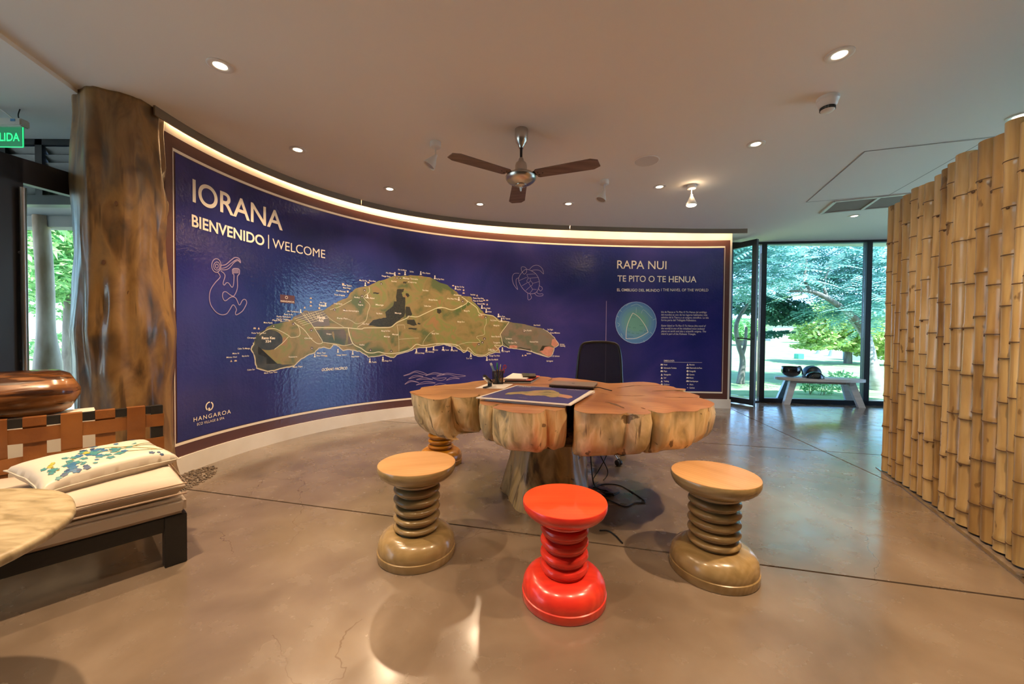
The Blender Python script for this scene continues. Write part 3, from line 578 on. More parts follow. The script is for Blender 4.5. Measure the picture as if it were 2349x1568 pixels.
names = [(575, 765, 'Punta Te Kuri Kuri', 33), (565, 776, 'Orongo', 20), (543, 801, 'Cabo Te Manga', 28), (531, 812, 'Motu Iti', 15), (517, 821, 'Motu Nui', 24), (553, 818, 'Motu Kao Kao', 16), (565, 849.6, 'Cabo Sur', 18), (604, 857, 'Motu Take Take', 30), (670, 843, 'Motu Tapu', 22), (726, 811, 'Motu Tepa', 20), (724, 817, 'Ahu Vinapu', 24),
         (656.7, 715, 'Ahu Te Hiaraiva', 27), (650, 722, 'Punta Te Po', 20), (633, 727, 'Punta Rohutuhi', 32), (632, 732.5, 'Ana Kai Tangata', 28), (623, 735.6, 'Playa Pea', 22), (603, 741, 'Motu Kaviti', 20), (764, 697, 'Hanga Kona', 20), (732, 695, 'Ahu Tahai', 16), (766, 677, 'Punta Guapota', 24), (770, 668, 'Ana Kakenga', 22), (784, 655, 'Motu Tautara', 22), (786, 661, 'Motu Vinga', 17), (823, 644, 'Ahu Te Peu', 18), (845, 645, 'Ahu o Hava', 16),
         (884, 627, 'Ahu Maitaki', 20), (875, 634, 'Hanga Oteo', 20), (912, 619.6, 'Ahu Vai Mataa', 20), (939, 624, 'Cabo Norte', 9), (968, 627, 'Ahu Ature', 18), (1000, 641, 'Ahu Papa Tekena', 18), (1047, 659, 'Ahu Te Taa', 17), (1048, 665, 'Hanga Taharoa', 9), (1079, 677, 'Punta Rosalia', 11), (1085, 685, 'Punta Hiva Hiva', 24), (1085, 691, 'Playa de Ovahe', 22), (1095, 698, 'Punta A Mai', 17), (1108, 708, 'Ahu Heki', 16), (1118, 716, 'Ahu Naunau', 9), (1144, 727, 'Ahu Puaa', 14), (1152, 732, 'Ahu Taharoa', 18),
         (1224, 747, 'Monte Puakatiki', 15), (1255, 757, 'Cabo Ohiggins', 13), (1262, 764.5, 'Punta Mahatua', 22), (1284, 791, 'Cabo Cumming', 10), (1284, 794.5, 'Cumming', 12), (1267, 817.8, 'El Islote', 16), (1253, 829, 'Cabo Roggeveen', 15), (1208, 812, 'Motu Marotiri', 10), (1150, 807, 'Ahu Tongariki', 19), (1122, 817, 'Hanga Tuu Hata', 24), (1120, 826, 'Ahu One Makihi', 22), (1069, 823, 'Tu u Tahi', 13), (1013, 804, 'Hanga Tutuati', 16), (1033, 805, 'Ahu Hanga Tetenga', 16), (992, 804, 'Ahu Oroi', 12), (975, 808, 'Ahu Akahanga', 20), (951, 811, 'Ahu Ura Uranga', 22),
         (875, 829, 'Ahu Hanga Te e', 23), (845, 832, 'Ahu Tarahiu', 18), (805, 819, 'Hanga Poukura', 18), (771, 815.5, 'Hanga Hahave', 23), (823, 712, '', 1)]
inn = [(786, 713, 'Museo Antropologico', 36), (822, 714, '', 1), (772, 731, 'Puna Pau', 24), (1022, 746, 'Maunga Terevaka', 1), (924, 639, 'Maunga Terevaka', 34), (897, 646, 'Rano Aroi', 12), (935, 648, 'Cerro', 20), (968, 667, 'Vai a Heva', 14), (983, 688.5, 'Maunga Kahurea', 20), (972, 703, 'Te Miro Oone', 16), (1025, 686, 'Ahu Nau Nau', 24), (1040, 677.6, 'Anakena', 18), (1064, 714, 'Maunga Puu', 13), (1097, 724, 'Papa Vaka', 9), (1125, 736, 'Pu O Hiro', 14), (1049, 739, 'Maunga Otu u', 16), (1132, 747.5, 'Maunga Ana', 13), (1127, 773, 'Rano Raraku', 20), (1131, 787, 'Tongariki', 16), (1159, 778, 'Te Hakarava', 15), (1165, 787, 'Te Ipu Pu', 20), (1215, 785, 'Península Poike', 19),
       (1201, 759, 'Pua Katiki', 18), (823, 792, 'Vaihu', 12), (874, 760, 'Maunga Vai Ohao', 20), (899, 768, 'Maunga', 14), (880, 773, 'Maunga', 14), (990, 766, 'Maunga Toatoa', 16), (861, 700, 'Maunga', 18), (862, 720, 'Vai Atare', 14), (905, 719, 'Maunga', 15), (812, 683, 'Roiho', 12), (836, 684, 'Ahu Akivi', 22), (830, 744, 'Ahu Huri', 16), (747, 767, 'Vinapu', 12), (660, 820, 'Vaiatare', 20), (697, 777, 'Orito', 18), (820, 700, 'Tangaroa', 12)]
items = []
for x, y, s, w in names + inn:
    if s and w > 1: items.append(mtext(None, s, x, y, x + w, y - 3.6, bold=.01))
dec('place_names', join2(items), 0.0122, 'cream', kind='stuff')
mtext('village_name', 'Hanga', 726, 730, 745, 724, bold=.03, off=.0122); mtext('village_name', 'Roa', 730, 737.5, 741, 731.5, bold=.03, off=.0122)
mtext('crater_name', 'Rano Kau', 598.5, 777.5, 629, 771.5, bold=.03, off=.0122); mtext('crater_name', '324', 607, 785, 620, 779.5, bold=.03, off=.0122)
mtext('beach_name', 'Tahai', 729.5, 702, 743, 697, bold=.03, off=.0122); mtext('quarry_name', 'Te Maha Rua', 1119, 804, 1134, 799, bold=.01, off=.0122)
mtext('ocean_name', 'OCÉANO PACÍFICO', 736.7, 850.6, 795.5, 844.5, bold=.02, shear=.2)
# icons
def statue(x, y):        # little statue mark
    s, z = wuv(x, y); h = abs(wuv(x, y - 3.8)[1] - z); w = h * .8
    return join2([disc(s, z + h * .75, w * .5, h * .45, 10), ngon([(s - w * .4, z - h * .1), (s + w * .4, z - h * .1), (s + w * .3, z + .5 * h), (s - w * .3, z + h * .5)]), ngon([(s - w * .75, z - h), (s + w * .75, z - h), (s + w * .6, z - h * .2), (s - w * .6, z - h * .2)])])
st = [(688, 713.5), (745.5, 699), (837, 652), (842, 679.5), (905, 628.5), (928.5, 627), (964.6, 626.5), (997, 636), (1044.5, 660), (1052, 685.5), (1105, 704), (1115, 713), (1143, 723.5), (1150, 733), (1152, 800.5), (1079.6, 814), (1116.5, 823), (1036, 799.5), (1016, 799), (994, 798), (977.5, 801), (954.6, 804.5), (877.5, 822), (847.5, 826), (808, 809), (774, 804.5), (720.5, 815)]
dec('statue_marks', join2([statue(x, y) for x, y in st]), 0.0122, mat('icon_white', (0.85, 0.78, 0.68), .4), kind='stuff')
def ic(x, y, r, k=0):
    s, z = wuv(x, y); R_ = abs(wuv(x, y - r)[1] - z)
    return ngon([(s - R_, z - R_), (s + R_, z - R_), (s, z + R_)]) if k == 1 else (ngon([(s - R_ * 1.3, z - R_ * .7), (s + R_ * 1.3, z - R_ * .7), (s + R_ * 1.1, z + R_ * .6), (s - R_ * .9, z + R_ * .8)]) if k == 2 else disc(s, z, R_, R_, 12))
sea = [(711.5, 683.6, 2, 2), (711.5, 692.5, 2.3, 0), (711.5, 701, 2.2, 2), (697.5, 704.5, 2.5, 1), (582, 752.5, 2.6, 2), (591.4, 752.6, 2.6, 1), (528, 827, 2.6, 1), (538, 827, 2.6, 2), (662, 734.5, 2.2, 0), (796.5, 668.5, 2.4, 0), (785.7, 651, 2.4, 2), (844, 648, 2.2, 2), (915, 627.5, 2, 2), (731, 706.5, 2.6, 0), (747, 816, 2.2, 2), (1039, 655, 2, 2), (1063, 665.5, 2.2, 0), (1063, 672, 2, 2), (1094, 677, 2.4, 1), (1110, 688.5, 2, 2), (1117, 688.5, 2, 2), (1117, 697.5, 2.4, 1), (1198.5, 814.5, 2.2, 1), (1205, 814.5, 2, 2)]
dec('sea_icons', join2([ic(*q) for q in sea]), 0.0122, mat('icon_gold', (0.62, 0.46, 0.33), .4), kind='stuff')
landic = [(626, 747.5), (671, 742.5), (712.7, 757), (714, 798), (849, 802.5), (896.5, 805), (873.5, 650.5), (910, 637), (917.5, 637.5), (835.5, 665.5), (829.5, 679), (789, 711), (766.6, 710), (1061, 691), (1114, 727), (1111, 776.5), (1106, 785), (1098, 789), (1202, 759.5), (825, 692)]
dec('land_icons', join2([ic(x, y, 3.0) for x, y in landic]), 0.0120, mat('icon_dark', (0.06, 0.035, 0.04), .4), kind='stuff')
dec('land_icon_marks', join2([ic(x, y, 1.5, 1) for x, y in landic]), 0.0124, 'cream', kind='stuff')
# brown hotel tag and hotel logo
q = PX([(641, 676.5), (674.5, 676.5)]); zt = wuv(657, 676.5)[1]; zb = wuv(657, 695)[1]
dec('hotel_tag', ngon([(q[0][0], zb), (q[1][0], zb), (q[1][0], zt), (q[0][0], zt)]), 0.0112, mat('tag_brown', (0.10, 0.032, 0.028), .4))
mtext('hotel_tag_lettering', 'HANGAROA', 642, 691.5, 673.5, 687.8, bold=.01, off=.0118)
q = wuv(655.5, 682); dec('hotel_tag_ring', ringd(q[0], q[1], .013, .014, .004), .0118, 'cream')
def logo(x, y, xl, yb, xr, yt, xl2, yb2, xr2, yt2):
    c = wuv(x, y); r = abs(wuv(x, y - 9.2)[1] - c[1]); arcs = []
    for a0, a1 in ((-1.9, 1.1), (1.45, 4.1)):
        arcs.append(stroke([(c[0] + r * math.cos(a0 + (a1 - a0) * i / 14) * .95, c[1] + r * math.sin(a0 + (a1 - a0) * i / 14)) for i in range(15)], .011, smooth=False))
    arcs.append(disc(c[0] - r * .1, c[1] - r * .62, .010, .010, 10))
    dec('hotel_logo_ring', join2(arcs), .0125, 'cream')
    a = wuv(xl, yb); h = abs(wuv(xl, yt)[1] - a[1]); dec('hotel_name_lettering', fit_text('HANGAROA', a[0], a[1], wuv(xr, 950)[0] - a[0], h, bold=.005, spacing=1.25), .0125, 'cream')
    a = wuv(xl2, yb2); h = abs(wuv(xl2, yt2)[1] - a[1]); dec('hotel_name_lettering', fit_text('ECO VILLAGE & SPA', a[0], a[1], wuv(xr2, 965)[0] - a[0], h, bold=.002, spacing=1.1), .0125, 'cream')
logo(477.6, 931, 440.9, 967, 527, 956.7, 449, 975.9, 512, 969.5)
# legend
L2 = [mtext(None, 'SIMBOLOGÍA', 1522, 828.3, 1546.4, 824.6, bold=.014)]
a = wuv(1522, 830); L2.append(stroke([a, (wuv(1609.7, 830)[0], a[1])], .004, smooth=False))
rows = [835.7, 843.2, 850.7, 858.4, 865.8, 873.5, 881, 888.6]
for i, s in enumerate(('Hotel', 'Información Turística', 'Playa', 'Navegación', 'Surf', 'Trekking', 'Ciclismo')):
    L2.append(mtext(None, s, 1522, rows[i] + 1.6, 1522 + (7.5, 29, 7.5, 16, 5.5, 11.5, 13)[i], rows[i] - 1.8, bold=.02)); L2.append(ic(1517.3, rows[i], 2.4, (2, 0, 2, 1, 1, 1, 0)[i]))
for i, s in enumerate(('Buceo', 'Observación de Flora', 'Fotografía', 'Caverna', 'Museo', 'Guardaparque', 'Altura', 'Caminos')):
    L2.append(mtext(None, s, 1580.6, rows[i] + 1.6, 1580.6 + (12, 29, 14.5, 11.5, 9.5, 20, 9, 12)[i], rows[i] - 1.8, bold=.02)); L2.append(ic(1576.5, rows[i], 2.4 if i < 6 else 1, (1, 2, 0, 0, 2, 2, 0, 2)[i]))
dec('legend', join2(L2), .0125, 'cream', kind='stuff')
# line drawings
BP = lambda p: PX(p, 460, 580, 5.6)
bird = [stroke(BP([(205, 245), (235, 290), (230, 320), (170, 385), (115, 470), (98, 560), (110, 650), (150, 720), (200, 770), (260, 793), (320, 780), (360, 730), (405, 665), (447, 720), (435, 770), (450, 793), (520, 750), (560, 690), (580, 640), (570, 605), (545, 595), (520, 615), (485, 668), (440, 580), (380, 565), (305, 613), (270, 570), (275, 510), (310, 497), (350, 525), (390, 550), (420, 545), (460, 450), (460, 310), (485, 270)]), .0075),
        stroke(BP([(245, 230), (285, 260), (300, 300), (275, 385), (290, 412), (320, 382), (350, 390), (390, 440), (410, 400), (415, 285), (400, 265), (398, 210), (440, 198), (485, 212), (486, 270)]), .0075),
        stroke(BP([(250, 158), (310, 148), (380, 90), (430, 58), (480, 70), (500, 110), (498, 130)]), .0075), stroke(BP([(248, 198), (310, 185), (370, 140), (430, 95), (470, 85), (498, 128)]), .0065), stroke(BP([(240, 215), (310, 215), (360, 190), (420, 120), (465, 98), (490, 118)]), .0065)]
for ex, ey in ((60, 87), (40, 52), (18, 26)):
    bird.append(stroke(BP([(188 + ex * math.cos(t * PI / 8) + (6 if ex < 50 else 0), 160 + ey * math.sin(t * PI / 8) + (8 if ex < 50 else 0)) for t in range(16)]), .007, True, k=2))
for x in (410, 425, 440, 455, 470): bird.append(stroke(BP([(x, 205), (x, 262)]), .007, smooth=False))
dec('birdman_drawing', join2(bird), .0122, 'lilac')
TP = lambda p: PX(p, 850, 560, 4.612)
tur = [stroke(TP([(1650, 265), (1730, 300), (1770, 350), (1785, 420), (1765, 490), (1730, 520), (1670, 520), (1610, 470), (1570, 400), (1568, 350), (1600, 300)]), .0075, True),
       stroke(TP([(1592, 250), (1610, 238), (1640, 250), (1650, 290), (1625, 318), (1600, 290)]), .0065, True, k=3), stroke(TP([(1680, 265), (1720, 230), (1770, 225), (1815, 260), (1828, 315), (1790, 280), (1740, 272), (1700, 280)]), .0065), stroke(TP([(1570, 308), (1520, 310), (1498, 350), (1510, 420), (1555, 480), (1540, 420), (1540, 370), (1570, 355)]), .0065),
       stroke(TP([(1660, 520), (1665, 585), (1690, 580), (1700, 560), (1685, 522)]), .0065), stroke(TP([(1730, 515), (1760, 545), (1815, 545), (1818, 525), (1775, 525), (1755, 500)]), .0065), stroke(TP([(1775, 470), (1795, 495), (1815, 475), (1810, 455), (1785, 440)]), .0065),
       stroke(TP([(1650, 320), (1665, 360), (1650, 390), (1670, 405), (1690, 385), (1685, 360), (1665, 360)]), .005), stroke(TP([(1670, 405), (1690, 440), (1710, 430), (1710, 410), (1690, 385)]), .005), stroke(TP([(1690, 440), (1710, 480), (1680, 520)]), .005), stroke(TP([(1570, 385), (1650, 350)]), .005), stroke(TP([(1600, 440), (1660, 405)]), .005), stroke(TP([(1640, 490), (1690, 445)]), .005), stroke(TP([(1685, 360), (1775, 350)]), .005), stroke(TP([(1710, 415), (1785, 395)]), .005), stroke(TP([(1710, 475), (1755, 480)]), .005), stroke(TP([(1650, 320), (1740, 315)]), .005)]
dec('turtle_drawing', join2(tur), .0122, 'lilac')
wav = []
for P in ([(345, 1388), (400, 1370), (470, 1340), (540, 1350), (605, 1382), (540, 1372), (470, 1352), (410, 1375), (348, 1390)], [(580, 1385), (650, 1360), (700, 1358), (790, 1378), (720, 1372), (650, 1372), (580, 1388)], [(695, 1392), (800, 1362), (900, 1375), (1005, 1390), (920, 1400), (820, 1375), (700, 1395)], [(400, 1420), (450, 1390), (500, 1385), (555, 1398), (480, 1400), (405, 1422)], [(480, 1430), (560, 1408), (620, 1420), (655, 1428), (570, 1425), (485, 1432)], [(650, 1410), (720, 1415), (800, 1412), (740, 1440), (650, 1412)], [(800, 1435), (860, 1405), (940, 1420), (880, 1418), (800, 1437)], [(358, 1478), (420, 1440), (510, 1462), (430, 1450), (360, 1480)], [(480, 1485), (580, 1450), (685, 1466), (590, 1468), (480, 1487)], [(670, 1490), (730, 1470), (800, 1482)]):
    wav.append(stroke(TP(P), .0062))
dec('wave_drawing', join2(wav), .0122, 'lilac')

# ------------------------------------------------------------------ window wall on the right
def on_line(A, D, t, z): return Vector((A[0] + D[0] * t, A[1] + D[1] * t, z))
WA = (3.75, 6.87); _e = (6.12, 6.57); L_ = math.hypot(_e[0] - WA[0], _e[1] - WA[1]); WD = ((_e[0] - WA[0]) / L_, (_e[1] - WA[1]) / L_)
def tpx(x):                       # place along the window wall at photo column x
    d = ray(x, 780); k = d.x / d.y; return (WA[0] - k * WA[1]) / (k * WD[1] - WD[0])
win = thing('window_1', None, None, (WA[0], WA[1], 0)); win['kind'] = 'structure'
WH = 2.90
def wbar(t0, t1, z0_, z1_, dpt=0.07, name='window_frame', m='frame', par=win):
    bm = B(); a = on_line(WA, WD, t0, (z0_ + z1_) / 2); c = on_line(WA, WD, t1, (z0_ + z1_) / 2); beam(bm, a, c, dpt, z1_ - z0_); return obj(name, bm, m, par, world=True)
tm = tpx(1746.5); tr_ = tpx(1985.5); tw = 0.085
tend = 3.75
wbar(0, tend, H - 0.04, H + 0.02, 0.09); wbar(tm, tend, 0, 0.075, 0.09); wbar(0, tm, 0, 0.02, 0.09)
for t in (0.02, tm, tr_, tend):
    bm = B(); a = on_line(WA, WD, t, 0); beam(bm, a, a + Vector((0, 0, H)), 0.09, tw, up=Vector((WD[0], WD[1], 0))); obj('mullion', bm, 'frame', win, world=True)
t = tpx(1733); bm = B(); a = on_line(WA, WD, t, 0); beam(bm, a, a + Vector((0, 0, H)), 0.03, 0.03, up=Vector((WD[0], WD[1], 0))); obj('mullion', bm, mat('frame_reddish', (0.07, 0.05, 0.06), .4), win, world=True)
bm = B(); a = on_line(WA, WD, tpx(1737.5), 0) + Vector((0, -.05, 0)); tube(bm, [a + Vector((0, 0, .1)), a + Vector((0, 0, 2.6))], 0.008, 6); obj('lock_rod', bm, 'steel', win, world=True)
for t0, t1 in ((tm, tr_), (tr_, tend)): wbar(t0 + tw / 2, t1 - tw / 2, 0.07, H - 0.03, 0.008, 'pane', 'glass_r')
bm = B(); poly(bm, [on_line(WA, WD, tend, 0)[:2], (XR + .2, 6.2), (XR + .2, 6.35), (on_line(WA, WD, tend, 0).x, on_line(WA, WD, tend, 0).y + .15)], 0, H); struct('wall_far_right', bm, 'wall')
w3 = thing('window_3', None, None, (XR, 4.5, 0)); w3['kind'] = 'structure'
for y in (-.46, 1.2, 2.85, 4.5, 6.16):
    bm = B(); box(bm, XR + .02, XR + .1, y - .04, y + .04, 0, H); obj('mullion', bm, 'frame', w3, world=True)
for z in (0, H - .07):
    bm = B(); box(bm, XR + .02, XR + .1, -.5, 6.2, z, z + .07); obj('window_frame', bm, 'frame', w3, world=True)
for y0, y1 in ((-.42, 1.16), (1.24, 2.81), (2.89, 4.46), (4.54, 6.12)):
    bm = B(); box(bm, XR + .055, XR + .063, y0, y1, .07, H - .07); obj('pane', bm, 'glass_r', w3, world=True)
# the part of wall hidden behind the mural wall's end
bm = B(); beam(bm, Vector((WA[0] - .02, WA[1], H / 2)), Vector((W(S1, 0, -.16)[0], W(S1, 0, -.16)[1] + .1, H / 2)), 0.1, H); struct('wall_behind_mural', bm, 'wall')
# open glazed door
hg = Vector((3.79, 6.80, 0)); nr = Vector((4.01, 6.35, 0)); dd = (nr - hg).normalized()
dr = thing('door_1', None, None, hg); dr['kind'] = 'structure'
def dbar(a, c, w, h, name='door_frame', m='frame', up=Vector((0, 0, 1))):
    bm = B(); beam(bm, a, c, w, h, up); obj(name, bm, m, dr, world=True)
DL = (nr - hg).length
for t in (0.035, DL - 0.035):
    a = hg + dd * t; dbar(a + Vector((0, 0, 0.012)), a + Vector((0, 0, H - .05)), 0.05, 0.075, up=dd)
dbar(hg + Vector((0, 0, 0.06)), nr + Vector((0, 0, 0.06)), 0.05, 0.09); dbar(hg + Vector((0, 0, H - .095)), nr + Vector((0, 0, H - .095)), 0.05, 0.09)
dbar(hg + dd * .05 + Vector((0, 0, H / 2)), nr - dd * .05 + Vector((0, 0, H / 2)), 0.008, H - .28, 'pane', 'glass_r')
hp = nr - dd * 0.03 + Vector((-0.03, -0.015, 1.11))
bm = B(); tube(bm, crom([hp, hp + Vector((-.05, -.02, 0)), hp + Vector((-.075, -.03, 0)), hp + Vector((-.12, .02, 0.01)), hp + Vector((-.2, .09, .012))], 4), 0.010, 8); obj('door_handle', bm, 'plastic', dr, world=True)

# ------------------------------------------------------------------ left side: facade, door, louvres
YL = 3.30
fw = thing('window_2', None, None, (-4.2, YL, 0)); fw['kind'] = 'structure'
def fb(x0, x1, z0_, z1_, y0=YL, y1=YL + .08, name='window_frame', m='frame', par=fw):
    bm = B(); box(bm, x0, x1, y0, y1, z0_, z1_); return obj(name, bm, m, par, world=True)
Hl = H - 0.028
fb(XL, -2.9, Hl - 0.05, Hl); fb(XL, -2.9, 2.22, 2.30)
for x in (XL, -4.36, -3.02): fb(x - .05, x + .05, 0, Hl)
fb(-4.06, -4.0, 2.3, Hl)
nl = 7
for x0, x1 in ((-4.31, -4.07), (-3.99, -3.07), (XL + .05, -4.41)):
    for i in range(nl):
        z = 2.335 + i * 0.067
        bm = B(); mtx = Matrix.Translation((0, YL + .04, z)) @ Matrix.Rotation(math.radians(28), 4, 'X'); box(bm, x0, x1, -0.006, 0.006, -0.050, 0.050, mtx); obj('louvre_slat', bm, 'louver', fw, world=True)
fb(XL + .05, -4.41, 0.0, 2.22, YL + .03, YL + .04, 'pane', 'glass_l')
for y0, y1 in ((-1.6, .38), (0.42, 1.85), (1.9, 3.3)):
    fb(XL - .02, XL - .01, .05, Hl - .05, y0, y1, 'pane', 'glass_l')
for y in (-1.56, .4, 1.87, 3.3): fb(XL - .05, XL + .03, 0, Hl, y - .04, y + .04)
fb(XL - .05, XL + .03, 0, .07, -1.6, 3.3); fb(XL - .05, XL + .03, Hl - .06, Hl, -1.6, 3.3)
# open left door leaf
ha = Vector((-3.09, 3.24, 0)); na = Vector((-3.29, 2.42, 0)); da = (na - ha).normalized(); LL = (na - ha).length
dl = thing('door_2', None, None, ha); dl['kind'] = 'structure'
def lb(a, c, w, h, name='door_frame', m='frame', up=Vector((0, 0, 1))):
    bm = B(); beam(bm, a, c, w, h, up); return obj(name, bm, m, dl, world=True)
DT = 2.28
for t in (0.06, LL - 0.075): lb(ha + da * t + Vector((0, 0, .015)), ha + da * t + Vector((0, 0, DT)), 0.055, 0.15 if t > .3 else .12, up=da)
lb(ha + Vector((0, 0, DT - .08)), na + Vector((0, 0, DT - .08)), 0.055, 0.16); lb(ha + Vector((0, 0, 0.10)), na + Vector((0, 0, 0.10)), 0.055, 0.18)
lb(ha + da * .1 + Vector((0, 0, 1.15)), na - da * .14 + Vector((0, 0, 1.15)), 0.008, DT - .34, 'pane', 'glass_l')
hx = na - da * 0.13 + Vector((0.06, -0.012, 0))
bm = B(); tube(bm, [hx + Vector((0, 0, .8)), hx + Vector((0, 0, 2.08))], 0.016, 12); obj('pull_handle', bm, 'steel', dl, smooth=40, world=True)
for z in (.95, 1.66):
    bm = B(); tube(bm, [hx + Vector((0, 0, z)), hx + Vector((-.07, .015, z))], 0.011, 10); obj('handle_mount', bm, 'steel', dl, smooth=40, world=True)
# exit sign hanging from the ceiling
sg = thing('exit_sign', 'green lit exit sign hanging from the ceiling at left', 'sign', dp(10, 285, 2.86))
c0 = dp(54, 292, 2.86); c1 = dp(54, 338, 2.86); wS = 0.42; x1s = c0.x; zt_ = c0.z; zb_ = c1.z; Ys = 2.86
bm = B(); box(bm, x1s - wS, x1s, Ys - .004, Ys + .004, zb_, zt_); obj('sign_plate', bm, 'exitgreen', sg, world=True)
bm = B(); box(bm, x1s - wS - .02, x1s + .015, Ys - .03, Ys + .03, zt_ - .002, zt_ + .055); bevel(bm, .008); obj('sign_housing', bm, 'white', sg, smooth=40, world=True)
bm = B(); box(bm, x1s - .055, x1s - .022, Ys - .0325, Ys - .029, zt_ + .028, zt_ + .045); obj('blue_sticker', bm, mat('sticker_blue', (0.08, .25, .5), .4), sg, world=True)
vs, fs = fit_text('SALIDA', x1s - .226 - .024, zb_ + (zt_ - zb_) * .30, .226, (zt_ - zb_) * .42, bold=.012)
raw('exit_lettering', [(v[0], Ys - .0055, v[1]) for v in vs], fs, 'exittext', sg, world=True)
bm = B()
for a in ([(x1s - wS, zb_), (x1s, zb_), (x1s, zt_)],): tube(bm, [Vector((x, Ys - .004, z)) for x, z in a], .003, 5)
obj('lit_edge', bm, 'exittext', sg, world=True)
for x in (x1s - .03, x1s - wS + .03):
    bm = B(); tube(bm, crom([Vector((x, Ys, zt_ + .05)), Vector((x - .008, Ys, zt_ + .09)), Vector((x + .006, Ys, H - .03))], 4), .0035, 6); obj('hanging_hook', bm, 'plastic', sg, world=True)
bm = B(); tube(bm, crom([Vector((x1s - .06, Ys, zt_ + .05)), Vector((x1s - .14, Ys - .02, zt_ + .12)), Vector((x1s - .2, Ys, H - .03))], 6), .005, 6); obj('sign_cable', bm, 'white', sg, world=True)

# ------------------------------------------------------------------ big trunk column
pc = Vector((-2.885, 2.885, 0)); PR = 0.248
col = None
bm = B(); n = 72; rings = []
sil = [(0, 1.22), (.1, 1.12), (.35, 1.03), (.7, 1.02), (.95, 1.03), (1.15, 1.08), (1.4, 1.02), (1.7, .99), (2.0, 1.03), (2.2, 1.07), (2.45, 1.04), (2.65, .99), (2.8, 1.0), (2.98, 1.03)]
def trunk_r(a, z):
    r = PR * float(np.interp(z, [s[0] for s in sil], [s[1] for s in sil]))
    x, y = math.cos(a), math.sin(a)
    r += 0.026 * N3(x * 2.2, y * 2.2, z * .6) + 0.014 * N3(x * 6, y * 6, z * 1.4 + 5) + .006 * N3(x * 12, y * 12, z * 3 + 5)
    for (ka, kz, kr, kh, amp) in ((-1.25, 1.32, .16, .13, -.03), (-1.05, 1.30, .10, .25, .026), (-1.5, 1.25, .14, .35, .022), (-1.15, .86, .16, .10, .028), (-.75, 1.45, .10, .18, -.02), (-.62, 1.36, .08, .2, .022), (-1.3, 2.3, .12, .18, -.022), (.1, 2.1, .2, .18, .02), (-.9, 2.05, .08, .15, -.012), (.35, 2.25, .15, .08, -.03), (-.5, 2.35, .09, .12, -.016), (.1, 1.0, .25, .2, .02)):
        da_ = (a - ka + PI) % (2 * PI) - PI
        r += amp * math.exp(-(da_ / kr) ** 2 - ((z - kz) / kh) ** 2)
    return r
for k in range(91):
    z = (H + 0.01) * k / 90
    rings.append([bm.verts.new((pc.x + trunk_r(2 * PI * i / n, z) * math.cos(2 * PI * i / n), pc.y + trunk_r(2 * PI * i / n, z) * math.sin(2 * PI * i / n), z)) for i in range(n)])
for a, c in zip(rings, rings[1:]):
    for i in range(n): bm.faces.new((a[i], a[(i + 1) % n], c[(i + 1) % n], c[i]))
bm.faces.new(rings[0][::-1]); bm.faces.new(rings[-1])
col = obj('trunk_column', bm, 'trunk', smooth=180)
tag(col, 'thick polished tree trunk column beside the blue mural', 'column')
for ka, z in ((-1.22, 1.62), (-.72, 1.42), (-.95, 2.03)):
    r = trunk_r(ka, z) + .001; c = pc + Vector((math.cos(ka) * r, math.sin(ka) * r, z)); t = Vector((-math.sin(ka), math.cos(ka), 0))
    bm = B(); vs = [bm.verts.new(c + t * .009 * math.cos(2 * PI * i / 14) + Vector((0, 0, .017 * math.sin(2 * PI * i / 14))) + Vector((math.cos(ka), math.sin(ka), 0)) * .004) for i in range(14)]
    bm.faces.new(vs); r_ = bmesh.ops.extrude_face_region(bm, geom=bm.faces[:]); bmesh.ops.translate(bm, vec=Vector((-math.cos(ka), -math.sin(ka), 0)) * .02, verts=[v for v in r_['geom'] if isinstance(v, bmesh.types.BMVert)])
    obj('knot', bm, 'crack', col)
# pebble patch round the column's foot
pb = pl(388, 1120); rnd = random.Random(3); bm = B()
for i in range(900):
    a = rnd.uniform(-1.9, .9); r = rnd.uniform(.30, .53); p = pc + Vector((math.cos(a) * r, math.sin(a) * r, 0)); s = rnd.uniform(.007, .013)
    bmesh.ops.create_icosphere(bm, subdivisions=1, radius=s, matrix=Matrix.Translation((p.x, p.y, s * .3)) @ Matrix.Diagonal((1, rnd.uniform(.6, 1), .55, 1)))
o = obj('pebble_ring', bm, 'pebble'); tag(o, 'ring of small dark pebbles set in the floor round the trunk column', 'pebbles', kind='stuff')

